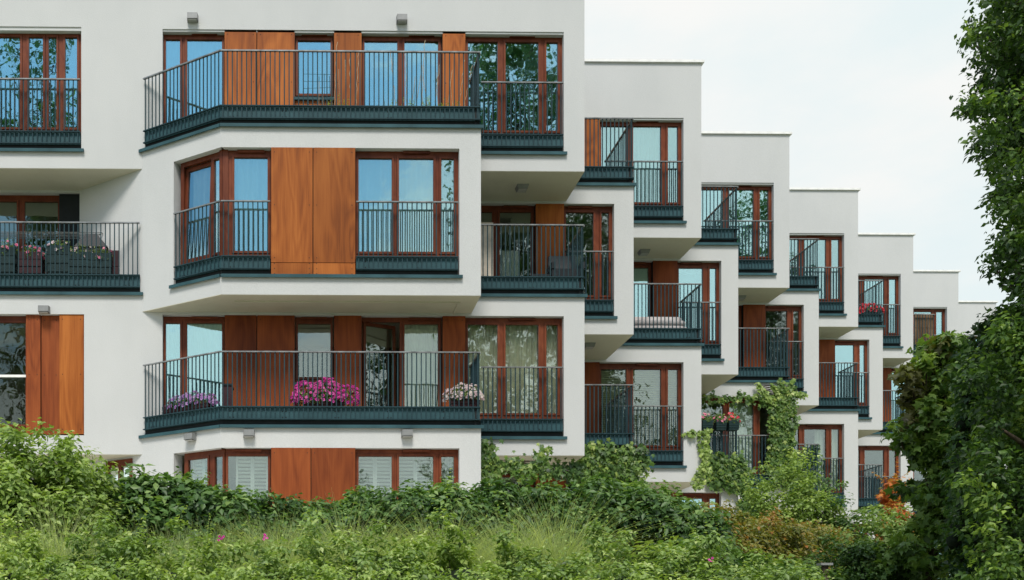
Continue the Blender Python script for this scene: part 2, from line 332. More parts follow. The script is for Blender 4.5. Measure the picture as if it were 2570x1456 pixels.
def limbtree(name, label, cat, base, pts, crad, nper, leaf, mats, tmpl, trunk_r, top, group=None, nlimb=26, up=.6, droop=.6, squash=.8, core=True, patch=.10):
    """trunk, limbs to clump centres and crown(s). mats: list of (name, material, mask)"""
    root = empty(name, base, label, cat, group)
    mb = MB(); b = Vector(base); tp = Vector(top)
    k = 9; path = [b.lerp(tp, i/(k-1))+Vector((rng.normal(0, .05), rng.normal(0, .05), 0))*(i > 0) for i in range(k)]
    path[0] = b-Vector((0, 0, .3)); mb.tube(path, [trunk_r*(1-.82*i/(k-1)) for i in range(k)], 10)
    idx = rng.choice(len(pts), min(nlimb, len(pts)), replace=False)
    for i in idx:
        e = Vector(pts[i]); f = min(.92, max(.12, (e.z-b.z)/(tp.z-b.z)*.75)); s0 = b.lerp(tp, f)
        mid = s0.lerp(e, .5)+Vector((rng.normal(0, .08), rng.normal(0, .08), .12*(e-s0).length))
        mb.tube([s0, mid, e], [trunk_r*(1-.8*f)*.32, trunk_r*.14, trunk_r*.05], 6)
    mb.build('trunk', M['bark'], root, True)
    for nm, mat, mask in mats:
        C = pts[mask]
        if len(C) == 0: continue
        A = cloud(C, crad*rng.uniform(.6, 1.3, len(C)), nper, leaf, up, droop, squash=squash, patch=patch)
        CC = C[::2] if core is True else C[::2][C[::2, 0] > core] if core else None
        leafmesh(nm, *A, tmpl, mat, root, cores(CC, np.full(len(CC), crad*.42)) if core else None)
    return root

# ------------------------------------------------------------------ world and light
wd = bpy.data.worlds.new("World"); SC.world = wd; wd.use_nodes = True
nt = wd.node_tree; L = nt.links.new; bg = nt.nodes["Background"]
SE, SR = R(55), R(180)
sky = N(nt, "ShaderNodeTexSky"); sky.sky_type = 'NISHITA'; sky.sun_disc = False; sky.sun_elevation = SE; sky.sun_rotation = SR
sky.air_density = 1.0; sky.dust_density = .6; sky.ozone_density = 1.5
tc = N(nt, "ShaderNodeTexCoord"); sp = N(nt, "ShaderNodeSeparateXYZ"); L(tc.outputs["Generated"], sp.inputs[0])
hz = N(nt, "ShaderNodeMapRange"); hz.interpolation_type = 'SMOOTHSTEP'
for i, v in ((1, -.25), (2, .45), (3, 0), (4, 1)): hz.inputs[i].default_value = v
L(sp.outputs[1], hz.inputs[0])
lowf = N(nt, "ShaderNodeMapRange"); lowf.interpolation_type = 'SMOOTHSTEP'
for i, v in ((1, .55), (2, .18), (3, 0), (4, 1)): lowf.inputs[i].default_value = v
L(sp.outputs[2], lowf.inputs[0])
dz = N(nt, "ShaderNodeMath", operation="ADD"); dz.inputs[1].default_value = .12; L(sp.outputs[2], dz.inputs[0])
dv = N(nt, "ShaderNodeVectorMath", operation="DIVIDE"); cz = N(nt, "ShaderNodeCombineXYZ")
for i in range(3): L(dz.outputs[0], cz.inputs[i])
L(tc.outputs["Generated"], dv.inputs[0]); L(cz.outputs[0], dv.inputs[1])
cn = N(nt, "ShaderNodeTexNoise"); cn.inputs["Scale"].default_value = .9; cn.inputs["Detail"].default_value = 7; cn.inputs["Roughness"].default_value = .55; L(dv.outputs[0], cn.inputs["Vector"])
cr_ = N(nt, "ShaderNodeMapRange"); cr_.interpolation_type = 'SMOOTHSTEP'
for i, v in ((1, .57), (2, .70), (3, 0), (4, 1)): cr_.inputs[i].default_value = v
sx = N(nt, "ShaderNodeMapRange"); sx.interpolation_type = 'SMOOTHSTEP'
for i, v in ((1, .22), (2, .46), (3, 0), (4, .16)): sx.inputs[i].default_value = v
L(sp.outputs[0], sx.inputs[0])
csx = N(nt, "ShaderNodeMath", operation="ADD"); L(sx.outputs[0], csx.inputs[0]); L(cn.outputs["Fac"], csx.inputs[1])
clb = N(nt, "ShaderNodeMath", operation="MULTIPLY_ADD"); clb.inputs[1].default_value = .26; L(lowf.outputs[0], clb.inputs[0]); L(csx.outputs[0], clb.inputs[2])
L(clb.outputs[0], cr_.inputs[0])
gain = N(nt, "ShaderNodeMixRGB", blend_type="MULTIPLY"); gain.inputs[0].default_value = 1; gain.inputs[2].default_value = (1.25, 1.6, 1.6, 1)
L(sky.outputs[0], gain.inputs[1])
m1 = N(nt, "ShaderNodeMixRGB"); pal = N(nt, "ShaderNodeMixRGB"); pal.inputs[2].default_value = (6.0, 8.3, 9.2, 1); pf = N(nt, "ShaderNodeMath", operation="MULTIPLY"); pf.inputs[1].default_value = .55; L(lowf.outputs[0], pf.inputs[0]); L(pf.outputs[0], pal.inputs[0]); L(gain.outputs[0], pal.inputs[1])
L(cr_.outputs[0], m1.inputs[0]); L(pal.outputs[0], m1.inputs[1]); m1.inputs[2].default_value = (11.0, 11.2, 11.2, 1)
cf = N(nt, "ShaderNodeMapRange"); cf.interpolation_type = 'SMOOTHSTEP'
for i, v in ((1, .50), (2, .68), (3, 0), (4, 1)): cf.inputs[i].default_value = v
L(cn.outputs["Fac"], cf.inputs[0])
fc = N(nt, "ShaderNodeMixRGB"); L(cf.outputs[0], fc.inputs[0]); fc.inputs[1].default_value = (8.05, 9.0, 9.15, 1); fc.inputs[2].default_value = (9.5, 9.5, 9.3, 1)
m2 = N(nt, "ShaderNodeMixRGB"); L(hz.outputs[0], m2.inputs[0]); L(m1.outputs[0], m2.inputs[1]); L(fc.outputs[0], m2.inputs[2])
L(m2.outputs[0], bg.inputs[0]); bg.inputs[1].default_value = .1
sun = bpy.data.lights.new("sun", 'SUN'); so = bpy.data.objects.new("sun", sun); COL.objects.link(so)
sun.energy = 3.7; sun.angle = R(18); sun.color = (1, .93, .84)
az = R(188)   # light comes from behind the camera
dvec = Vector((math.sin(az)*math.cos(SE), math.cos(az)*math.cos(SE), math.sin(SE)))
so.rotation_euler = dvec.to_track_quat('Z', 'Y').to_euler(); so.location = dvec*60
sky.sun_rotation = az
SC.view_settings.view_transform = 'Standard'; SC.view_settings.look = 'None'; SC.view_settings.exposure = 0
SC.render.engine = 'CYCLES'
SC.cycles.max_bounces = 8; SC.cycles.transparent_max_bounces = 12

# ------------------------------------------------------------------ ground
def gz(x, y):
    t = np.clip((y-2)/11, 0, 1); return 2.28*t*t*(3-2*t)+.04*np.sin(x*1.7)*np.sin(y*1.3)*np.clip(y/4, 0, 1)
xs = np.concatenate([[-400, -150, -60, -30], np.arange(-20, 41, .8), [60, 120, 400]]); ys = np.concatenate([[-400, -150, -60, -30], np.arange(-10, 61, .8), [90, 150, 500]])
gx, gy = np.meshgrid(xs, ys); gv = np.stack([gx, gy, gz(gx, gy)], -1).reshape(-1, 3); nx_ = len(xs)
gf = [(j*nx_+i, j*nx_+i+1, (j+1)*nx_+i+1, (j+1)*nx_+i) for j in range(len(ys)-1) for i in range(nx_-1)]
me = bpy.data.meshes.new('ground'); me.from_pydata(gv.tolist(), [], gf); gm = plain('ground_grass', (.12, .15, .065), 1, 0, .45, 2.5); me.materials.append(gm)
me.polygons.foreach_set("use_smooth", [True]*len(me.polygons))
tag(link('ground', me, (0, 0, 0)), kind='structure')

me = bpy.data.meshes.new('bounce_ground'); me.from_pydata([(-12, 15.2, 2.5), (2.5, 15.2, 2.5), (34, 44, 2.5), (34, 60, 2.5), (-12, 60, 2.5)], [], [(0, 1, 2, 3, 4)]); me.materials.append(plain('bounce_pale', (.66, .62, .52), .9, 0, .1, 4))
tag(link('bounce_ground', me, (0, 0, 0)), kind='structure')  # unseen pale sheet added to bounce light up onto the soffits
# ------------------------------------------------------------------ building
H = 3.0
def zs(n): return CH+(n+.453)*H          # sill line of floor n
def zf(n): return CH+(n+.318)*H          # soffit below floor n
def zt(n): return CH+(n+1.30)*H          # top of the openings
KA = 8
XA = [6.10+3.87*k for k in range(KA)]; YA = [21.8+3.53*k for k in range(KA)]
XB = [7.62+3.845*k for k in range(KA)]; YB = [23.26+3.43*k for k in range(KA)]
Y1, X1 = 20.7, 3.71
YL = 22.85
XLc = X(202, YL); XF0 = X(357, YA[0]); XF1 = X(555, Y1)
XW = -9.0; YBK = 62.0
bld = empty('apartment_building', (6, 24, 1.6), 'white stepped apartment building with wood panels and teal balcony railings', 'building')
def frontA(k): return Fr(0, YA[k])
def frontB(k): return Fr(0, YB[k])
F1 = Fr(0, Y1); FL = Fr(0, YL)
FAC = Fr(XF0, YA[0], XF1-XF0, Y1-YA[0], -(YA[0]-Y1), -(XF1-XF0)); LF = math.hypot(XF1-XF0, Y1-YA[0])
FLG = Fr(XLc, YL, XF0-XLc, YA[0]-YL, -(YL-YA[0]), -(XF0-XLc)); LLG = math.hypot(XF0-XLc, YA[0]-YL)
def upx(fr, px):
    dx, dy = ray(px); ox, oy = fr.o; ux, uy = fr.u
    # ray t*(dx,dy) = o + u*U
    det = dx*(-uy)-dy*(-ux); t = (ox*(-uy)-oy*(-ux))/det
    return (t*dx-ox)*ux+(t*dy-oy)*uy
def stair(ver):
    if ver == 'A': pts = [(XW, YA[0])]; xs_, ys_ = XA, YA
    else: pts = [(XW, YL), (XLc, YL), (XF0, YA[0]), (XF1, Y1), (X1, Y1), (X1, YB[0])]; xs_, ys_ = XB, YB
    for k in range(KA):
        if ver == 'A' and k == 0: pts += [(xs_[0], ys_[0])]
        elif k > 0: pts += [(xs_[k], ys_[k])]
        else: pts += [(xs_[0], ys_[0])]
        if k < KA-1: pts += [(xs_[k], ys_[k+1])]
    pts += [(xs_[-1], YBK), (XW, YBK)]
    return pts
def inset(poly, d=.02):
    return [(x-(d if x > XW else 0), y+(d if y < YBK else 0)) for x, y in poly]
PA, PB = stair('A'), stair('B')
for n, ver in ((3, 'A'), (2, 'B'), (1, 'A'), (0, 'B')):
    P = inset(PA if ver == 'A' else PB)
    MB().prism(inset(PA if ver == 'A' else PB, .003), zf(n)-.0, zf(n)+.03).build('soffit', M['soffit'], bld)
    MB().prism(P, zf(n)+.031, zs(n)-.04).build('floor_slab', M['soffit'], bld)
MB().prism(inset(PA), zs(4)-.5, CH+4.70*H).build('roof_slab', M['wall'], bld)
ROOF = CH+4.75*H
def wall(fr, u0, u1, z0, z1, op=None, t=.28, name='wall'):
    z0 += .006
    mb = MB()
    if op is None: mb.box(fr, u0, u1, -t, 0, z0, z1)
    else:
        a, b, c, d = op
        if a > u0+.01: mb.box(fr, u0, a, -t, 0, z0, z1)
        if b < u1-.01: mb.box(fr, b, u1, -t, 0, z0, z1)
        if c > z0+.01: mb.box(fr, a, b, -t, 0, z0, c)
        if d < z1-.01: mb.box(fr, a, b, -t, 0, d, z1)
    return mb.build(name, M['wall'], bld)
def side(x, y0, y1, z0, z1):
    MB().box(W0, x-.28, x-.001, y0+.281, y1+.27, z0+.008, z1-.003).build('side_wall', M['wall'], bld)
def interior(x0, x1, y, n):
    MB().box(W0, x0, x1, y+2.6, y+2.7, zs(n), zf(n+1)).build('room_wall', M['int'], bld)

def window(fr, u0, u1, z0, z1, panes, n=-.14, gl='glass', vent=True, bt=.15, skip=()):
    """frame mesh as the window, panes and vent as its children"""
    mb = MB(); t = .06; g0, g1 = z0+bt, z1-.14
    mb.box(fr, u0, u1, n-t, n, z0, g0-.05); mb.box(fr, u0, u1, n-t, n, g1+.05, z1)
    e = [u0]+[v for p in panes for v in (p[0]-.05, p[1]+.05)]+[u1]
    for i in range(0, len(e), 2):
        if e[i+1] > e[i]+.004: mb.box(fr, e[i], e[i+1], n-t, n, g0-.05, g1+.05)
    for i, (a, b) in enumerate(panes):
        if i in skip: continue
        for q in ((a-.045, a, g0-.045, g1+.045), (b, b+.045, g0-.045, g1+.045), (a, b, g0-.045, g0), (a, b, g1, g1+.045)):
            mb.box(fr, q[0], q[1], n-t+.01, n+.016, q[2], q[3])
    w = mb.build('window', M['frame'], bld)
    for i, (a, b) in enumerate(panes):
        if i in skip: continue
        MB().box(fr, a, b, n-.035, n-.025, g0, g1).build('pane', M[gl], w)
    if vent:
        a, b = max(panes, key=lambda p: p[1]-p[0]); c = (a+b)/2
        MB().box(fr, c-.27, c+.27, n+.001, n+.05, z1-.055, z1-.012).build('vent', M['frame'], w)
    return w
def curtain(fr, a, b, z0, z1, kind, label, n=-.34, amp=.05, wl=.13, ph=0):
    mb = MB(); k = max(6, int((b-a)/.02)); mat = M[kind]
    if kind in ('blind', 'shutter'):
        st = .055 if kind == 'blind' else .075; z = z0+.02
        while z < z1-.03:
            mb.add([fr.p(a, n-.012, z), fr.p(b, n-.012, z), fr.p(b, n+.02, z+st*.62), fr.p(a, n+.02, z+st*.62)], [(0, 1, 2, 3)]); z += st
        if kind == 'shutter':
            m_ = (a+b)/2
            for q in (a, m_-.03, m_+.005, b-.04): mb.box(fr, q, q+.04, n-.03, n+.03, z0, z1)
            mb.box(fr, a, b, n-.03, n+.03, z0, z0+.06); mb.box(fr, a, b, n-.03, n+.03, z1-.06, z1)
        o = mb.build('window_blind' if kind == 'blind' else 'window_shutter', mat)
        return tag(o, label, 'blind' if kind == 'blind' else 'shutter')
    vs = []
    for i in range(k+1):
        u = a+(b-a)*i/k; w = amp*math.sin(2*math.pi*(u/wl)+ph+.8*math.sin(u*5+ph))+.3*amp*math.sin(u*37)
        for z, s in ((z0, 1.0), ((z0+z1)/2, .85), (z1, .55)): vs.append(fr.p(u, n+w*s, z))
    mb.add(vs, [(3*i+j, 3*i+3+j, 3*i+4+j, 3*i+1+j) for i in range(k) for j in (0, 1)])
    return tag(mb.build('curtain', mat, None, True), label, 'curtain')
def plate(fr, u0, u1, z, n0, parent, name='fascia_plate'):
    mb = MB(); mb.box(fr, u0, u1, n0-.02, n0, z+.10, z+.37, 0); mb.box(fr, u0, u1, n0-.06, n0-.021, z+.002, z+.365, 1)
    u = u0+.22
    while u < u1-.05:
        for du in (-.035, .035):
            for dz_ in (.15, .27): mb.box(fr, u+du-.011, u+du+.011, n0, n0+.004, z+dz_-.011, z+dz_+.011, 1)
        u += 1.05
    mb.build(name, [M['plate'], M['dark']], parent)
def railing(segs, z, plates=True, n=.03, pn=-.004, top=1.45, step=.095, label=None):
    """segs: list of (frame, u0, u1); builds bars as the railing, handrail + fascia as sub-parts"""
    mb = MB(); hr = MB()
    for fr, a, b in segs:
        nb = max(2, round((b-a)/step)); 
        for i in range(nb):
            u = a+(b-a)*(i+.5)/nb
            mb.box(fr, u-.011, u+.011, n-.006, n+.006, z+.10, z+top-.012)
        for zz in (.10, .345): mb.box(fr, a, b, n-.02, n+.022, z+zz, z+zz+.02)
        hr.box(fr, a, b, n-.022, n+.025, z+top-.012, z+top+.012)
    r = mb.build('railing', M['steel'], bld); hr.build('handrail', M['rail'], r)
    if label: r['label'] = label
    if plates:
        for fr, a, b in segs: plate(fr, a, b, z, pn, r)
    return r
def sill(fr, u0, u1, z, back=-.25):
    MB().box(fr, u0, u1, back, .06, z-.045, z-.006).box(fr, u0, u1, .045, .062, z-.07, z-.0451).build('sill', M['plate'], bld)
def panel(fr, u0, u1, z0, z1, n=-.02, red=False, t=.025):
    mb = MB(); mb.box(fr, u0+.004, u1-.004, n-t, n, z0, z1, 0)
    for u in (u0+.07, u1-.07):
        for q in (.04, .5, .96):
            z = z0+(z1-z0)*q; mb.box(fr, u-.008, u+.008, n, n+.003, z-.008, z+.008, 1)
    mb.build('wood_panel', [M['panel_red' if red else 'panel'], M['dark']], bld)
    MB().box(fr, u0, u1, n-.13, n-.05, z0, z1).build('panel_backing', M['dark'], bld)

def fx(fr, px): return upx(fr, px)
# ---- A floors, unit 0 (the wide one)
fA = frontA(0)
A0R = XA[0]
def paneset(fr, lst): return [(fx(fr, a), fx(fr, b)) for a, b in lst]
for n in (3, 1):
    z0, z1 = zs(n), zt(n); top = ROOF if n == 3 else zs(n+1)-.03
    oa, ob = fx(fA, 408), fx(fA, 1415)
    xl, xr = (-8.2, fx(fA, 204 if n == 3 else 211))
    xm = (xr+oa)/2
    wall(fA, XW, xm, zf(n), top, (xl, xr, z0, z1+(0.03 if n == 3 else 0)))
    wall(fA, xm, A0R, zf(n), top, (oa, ob, z0, z1))
    low = n == 1
    g = 'glassd' if low else 'glass'
    zb = z0+.37
    window(fA, fx(fA, 408), fx(fA, 562), zb, z1, paneset(fA, [(414, 450), (468, 556)]), gl='glass')
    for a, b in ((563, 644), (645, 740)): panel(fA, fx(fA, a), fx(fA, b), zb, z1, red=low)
    zw = Z(245, YA[0], 790) if n == 3 else Z(245, YA[0], 790)-2*H
    window(fA, fx(fA, 741), fx(fA, 836), zw, z1, paneset(fA, [(748, 830)]), gl=g)
    panel(fA, fx(fA, 741), fx(fA, 836), zb, zw-.06, red=low)
    MB().box(fA, fx(fA, 739), fx(fA, 838), -.12, .03, zw-.055, zw-.001).build('sill', M['plate'], bld)
    panel(fA, fx(fA, 838), fx(fA, 908), zb, z1, red=low)
    window(fA, fx(fA, 909), fx(fA, 1110), zb, z1, paneset(fA, [(916, 999), (1017, 1102)]), gl=g, skip=(0,) if low else ())
    panel(fA, fx(fA, 1111), fx(fA, 1169), zb, z1, red=low)
    window(fA, fx(fA, 1170), ob, zb, z1, paneset(fA, [(1177, 1252), (1272, 1355), (1375, 1404)]), gl=g)
    railing([(fA, fx(fA, 1207)+.0, ob-.02)], z0)
    sill(fA, fx(fA, 1205), ob+.06, z0)
    interior(XW, A0R-.3, YA[0], n)
# open casement of the lower terrace door, ajar into the room
a, b = fx(fA, 916), fx(fA, 999); z0 = zs(1)+.37; z1 = zt(1)
DF = Fr(a, YA[0]+.15, math.cos(R(52))*1, math.sin(R(52)), math.sin(R(52)), -math.cos(R(52)))
DF = Fr(a-.02, YA[0]+.16, .93, .36, .36, -.93)
w = b-a+.06; mb = MB()
for q in ((0, .06, z0+.1, z1-.09), (w-.06, w, z0+.1, z1-.09), (.06, w-.06, z0+.1, z0+.17), (.06, w-.06, z1-.16, z1-.09)): mb.box(DF, q[0], q[1], -.05, 0, q[2], q[3])
o = mb.build('door', M['frame'], bld); MB().box(DF, .06, w-.06, -.03, -.02, z0+.17, z1-.16).build('pane', M['glassd'], o)
# left upper window
z0, z1 = zs(3), zt(3)+.03; xr = fx(fA, 204)
window(fA, -8.2, xr, z0+.37, z1, [(-8.1, fx(fA, -60)), (fx(fA, -40), fx(fA, 46)), (fx(fA, 68), fx(fA, 104)), (fx(fA, 118), fx(fA, 138)), (fx(fA, 160), fx(fA, 190))])
railing([(fA, -8.2, xr-.02)], z0); sill(fA, -8.2, xr+.06, z0)
# left lower window with panels
z0, z1 = zs(1), zt(1)
window(fA, -8.2, fx(fA, 63), z0+.1, z1, [(-8.1, fx(fA, -60)), (fx(fA, -40), fx(fA, 60))], gl='glassx', vent=False)
MB().box(fA, fx(fA, -40), fx(fA, 62), -.12, -.09, (z0+z1)/2-.03, (z0+z1)/2+.02).build('transom', M['coping'], bld)
for i, (a, b) in enumerate(((63, 100), (101, 147), (148, 210))): panel(fA, fx(fA, a), fx(fA, b), z0+.03, z1, n=(-.06, -.09, -.02)[i], red=i < 2)
# left loggia (floor 2)
wall(FL, XW, XLc, zf(2), zs(3)-.05, (XW+.1, XLc-.02, zs(2)+.34, zt(2)))
wall(FLG, 0, LLG, zf(2)+.004, zs(3)-.054)
window(FL, XW+.1, fx(FL, 146), zs(2)+.36, zt(2), [(XW+.3, fx(FL, -60)), (fx(FL, -40), fx(FL, 38)), (fx(FL, 58), fx(FL, 142))], gl='glassd', vent=False)
MB().box(FL, fx(FL, 147), XLc-.02, -.12, -.06, zs(2)+.36, zt(2)).build('dark_panel', M['dark'], bld)
railing([(fA, XW, fx(fA, 351))], zs(2)); sill(fA, XW, XF0+.02, zs(2))
interior(XW, XLc+1, YL, 2)
MB().prism([(XW, YA[0]+.13), (XF0-.1, YA[0]+.13), (XLc+.05, YL), (XW, YL)], zs(2)-.005, zs(2)+.34).build('terrace_floor', M['floor'], bld)
# left ground floor, mostly hidden
wall(FL, XW, XLc, 1.0, zs(1)-.05); wall(FLG, 0, LLG, 1.0, zs(1)-.05)
window(FLG, fx(FLG, 268), fx(FLG, 333), 1.9, zf(1)-.05, [(fx(FLG, 276), fx(FLG, 300)), (fx(FLG, 308), fx(FLG, 328))], n=.03, gl='glassd', vent=False)

# ---- the bay (B floors, left of unit 0)
for n in (2, 0):
    z0, z1 = zs(n), zt(n); zb_ = zf(n) if n == 2 else .8
    ua = fx(FAC, 436); oe = fx(F1, 1153)
    wall(FAC, 0, LF, zb_+.004, zs(n+1)-.034, (ua, LF, z0, z1)); wall(F1, XF1, X1, zb_, zs(n+1)-.03, (XF1, oe, z0, z1))
    side(X1, Y1, YB[0], zb_, zs(n+1)-.03)
    MB().box(W0, X1-.28, X1-.003, Y1+.002, Y1+.28, zb_+.002, zs(n+1)-.035).build('corner_post', M['wall'], bld)
    zb = z0+.37
    sill(F1, XF1, oe+.06, z0); sill(FAC, ua-.08, LF-.005, z0)
    if n == 2:
        window(FAC, fx(FAC, 437)+.06, LF-.12, zb, z1, [(ua+.2, fx(FAC, 514)), (fx(FAC, 527), fx(FAC, 550)-.03)], vent=False, skip=(0,), gl='glassm')
        window(F1, fx(F1, 572), fx(F1, 679), zb, z1, paneset(F1, [(587, 671)]), gl='glassm')
        # tilted sash of the facet window
        a, b = ua+.14, fx(FAC, 514)+.05; mb = MB(); tl = .10
        def tz(z): return -.13-tl*(z-zb)/(z1-zb)
        for q in ((a, a+.07, zb+.08, z1-.09), (b-.07, b, zb+.08, z1-.09), (a+.07, b-.07, zb+.08, zb+.16), (a+.07, b-.07, z1-.17, z1-.09)):
            vs = [FAC.p(u, tz(z)+dn, z) for z in (q[2], q[3]) for u, dn in ((q[0], 0), (q[1], 0), (q[1], -.05), (q[0], -.05))]
            mb.add(vs, [(0, 3, 2, 1), (4, 5, 6, 7), (0, 1, 5, 4), (1, 2, 6, 5), (2, 3, 7, 6), (3, 0, 4, 7)])
        o = mb.build('tilted_sash', M['frame'], bld)
        vs = [FAC.p(u, tz(z)-.03, z) for z in (zb+.16, z1-.17) for u in (a+.07, b-.07)]
        MB().add(vs, [(0, 1, 3, 2)]).build('pane', M['glass'], o)
        cw = MB(); cw.box(FAC, LF-.12, LF-.05, -.19, -.10, zb, z1); cw.box(F1, XF1+.02, fx(F1, 572), -.20, -.105, zb, z1)
        cw.build('corner_frame', M['frame'], bld)
        railing([(FAC, ua+.03, LF), (F1, XF1, fx(F1, 678))], z0)
        for a, b in ((680, 785), (786, 892)):
            zj = Z(660, Y1, 780)
            panel(F1, fx(F1, a), fx(F1, b), zj+.008, z1+.0, n=.005); panel(F1, fx(F1, a), fx(F1, b), z0+.01, zj-.004, n=.005)
        window(F1, fx(F1, 893), oe, zb, z1, paneset(F1, [(901, 985), (1003, 1090), (1110, 1142)]), gl='glassm')
        railing([(F1, fx(F1, 894), oe-.03)], z0)
    else:
        window(FAC, fx(FAC, 452), LF-.02, z0+.02, z1, [(fx(FAC, 462), fx(FAC, 511)), (fx(FAC, 529), LF-.06)], vent=False, gl='glassd')
        window(F1, XF1+.08, fx(F1, 679), z0+.02, z1, [(XF1+.13, fx(F1, 672))], gl='glassd')
        for a, b in ((680, 780), (781, 892)): panel(F1, fx(F1, a), fx(F1, b), z0+.01, z1, n=.005, red=True)
        window(F1, fx(F1, 893), oe, z0+.02, z1, paneset(F1, [(901, 985), (1003, 1090), (1110, 1142)]), gl='glassd')
    interior(XLc, X1-.3, YA[0]+.4, n)
    # terrace on top of the bay
    zz = zs(n+1)
    sill(F1, XF1-.02, X1+.05, zz); sill(FAC, -.05, LF-.0, zz-.002)
    RT = Fr(X1, Y1, 0, 1, 1, 0)
    railing([(FAC, .06, LF+.01), (F1, XF1-.01, X1-.02), (Fr(X1-.06, Y1, 0, 1, 1, 0), 0, YA[0]-Y1)], zz)
    MB().prism([(XF0+.15, YA[0]), (XF1+.05, Y1+.14), (X1-.12, Y1+.14), (X1-.12, YA[0])], zz-.04, zz+.34).build('terrace_floor', M['floor'], bld)
# soffit border of the bay
mb = MB(); z = zf(2)
mb.box(F1, XF1+.25, X1-.36, -.40, -.36, z-.03, z-.001); mb.box(Fr(X1, Y1, 0, 1, -1, 0), .4001, YA[0]-Y1-.02, .36, .40, z-.03, z-.001)
mb.build('soffit_border', M['soffit'], bld)

# ---- repeated units
for k in range(KA):
    fB = frontB(k); RB = XB[k]; xl = X1 if k == 0 else XB[k-1]
    for n in (2, 0):
        z0, z1 = zs(n), zt(n); zb = z0+.37; base = zf(n) if n == 2 else .8
        wall(fB, xl-.0, RB, base, zs(n+1)-.03, (max(xl+.05, RB-3.9), RB-.44, z0, z1))
        if k < KA-1: side(RB, YB[k], YB[k+1], base, zs(n+1)-.03)
        red = n == 0 or k > 0
        window(fB, RB-1.56, RB-.44, zb, z1, [(RB-1.50, RB-.87), (RB-.69, RB-.52)], gl='glassd' if k in (0, 2) else 'glass')
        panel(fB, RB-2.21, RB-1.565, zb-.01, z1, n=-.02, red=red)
        window(fB, max(xl+.05, RB-3.9), RB-2.215, zb, z1, [(max(xl+.1, RB-3.8), RB-3.17), (RB-3.0, RB-2.29)], gl='glassd' if k in (0, 2) else 'glass')
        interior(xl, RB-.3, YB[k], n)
        if n == 2 or k > 0:
            if n == 2: railing([(fB, XA[k]+.0, RB-.46)], z0)
            sill(fB, XA[k]-.0, RB-.38, z0)
        # terrace on top of B_k (in front of A_{k+1})
        if k < KA-1:
            zz = zs(n+1); sill(fB, XA[k]-.5, RB+.05, zz)
            railing([(fB, XA[k]-.45, RB-.02), (Fr(RB-.05, YB[k], 0, 1, 1, 0), 0, YA[k+1]-YB[k])], zz)
            MB().box(W0, XA[k]-.45, RB-.1, YB[k]+.14, YA[k+1], zz-.04, zz+.34).build('terrace_floor', M['floor'], bld)
    if k > 0:
        fK = frontA(k); RA = XA[k]; xl = XA[k-1]
        for n in (3, 1):
            z0, z1 = zs(n), zt(n); zb = z0+.37; top = ROOF if n == 3 else zs(n+1)-.03
            wall(fK, xl, RA, zf(n), top, (xl+.05, RA-.44, z0, z1))
            g = 'glassd' if (n == 1) else ('glassm' if k in (1, 3) else 'glass')
            window(fK, RA-2.49, RA-.44, zb, z1, [(RA-2.433, RA-1.81), (RA-1.641, RA-.95), (RA-.78, RA-.53)], gl=g)
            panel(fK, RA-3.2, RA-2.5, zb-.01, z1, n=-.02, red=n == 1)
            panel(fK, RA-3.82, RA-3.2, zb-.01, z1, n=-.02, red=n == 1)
            interior(xl, RA-.3, YA[k], n)
            railing([(fK, XB[k-1]-.05, RA-.46)], z0)
            sill(fK, XB[k-1]-.1, RA-.38, z0)
    # side walls and coping of A
    for n in (3, 1):
        top = ROOF if n == 3 else zs(n+1)-.03
        if k < KA-1: side(XA[k], YA[k], YA[k+1], zf(n), top)
    x0 = XW if k == 0 else XA[k-1]
    mb = MB(); mb.box(W0, x0-.0, XA[k]+.06, YA[k]-.05, YA[k]+.3, ROOF, ROOF+.06)
    if k < KA-1: mb.box(W0, XA[k]-.3, XA[k]+.06, YA[k]+.301, YA[k+1]-.051, ROOF, ROOF+.06)
    mb.build('coping', M['coping'], bld)
    # terrace on top of A_k floor 1 (in front of B_k)
    zz = zs(2); x0 = X1 if k == 0 else XB[k-1]
    sill(frontA(k), x0-.3, XA[k]+.05, zz)
    railing([(frontA(k), x0-.3 if k else X1, XA[k]-.02), (Fr(XA[k]-.05, YA[k], 0, 1, 1, 0), 0, YB[k]-YA[k])], zz)
    MB().box(W0, x0-.25 if k else X1+.005, XA[k]-.1, YA[k]+.14, YB[k], zz-.04, zz+.34).build('terrace_floor', M['floor'], bld)
MB().box(W0, XW, XA[-1], YBK, YBK+.3, 0, ROOF).build('rear_wall', M['wall'], bld)
MB().box(W0, XW-.3, XW, YA[0]+.002, YBK, 0, ROOF).build('end_wall', M['wall'], bld)

# ------------------------------------------------------------------ curtains and blinds
def cpx(fr, p0, p1, n, kind, label, **k):
    curtain(fr, fx(fr, p0), fx(fr, p1), zs(n)+.4, zt(n)-.06, kind, label, **k)
cpx(fA, 412, 560, 3, 'sheer', 'sheer white curtain in the top terrace window left of the wood panels', ph=1)
cpx(fA, 960, 1002, 3, 'sheer', 'narrow sheer curtain at the left pane of the top terrace double door')
cpx(fA, 1014, 1104, 3, 'sheer', 'sheer white curtain behind the right pane of the top terrace double door', ph=2)
cpx(fA, 1190, 1228, 3, 'pale_green', 'bunched pale green curtain at the left of the top right window', wl=.09, amp=.05)
cpx(fA, 1318, 1408, 3, 'pale_green', 'pale green curtain drawn to the right side of the top right window', wl=.11, amp=.05, ph=2)
cpx(F1, 583, 675, 2, 'sheer', 'sheer white curtain in the bay window beside the corner post', wl=.2)
cpx(FAC, 460, 552, 2, 'sheer', 'sheer white curtain behind the tilted sash of the bay corner', wl=.16, ph=1)
cpx(F1, 898, 1094, 2, 'sheer', 'wide sheer white curtain behind the right hand bay window', wl=.24, amp=.045)
cpx(F1, 1106, 1146, 2, 'sheer', 'narrow sheer curtain behind the slim right pane of the bay window', ph=2)
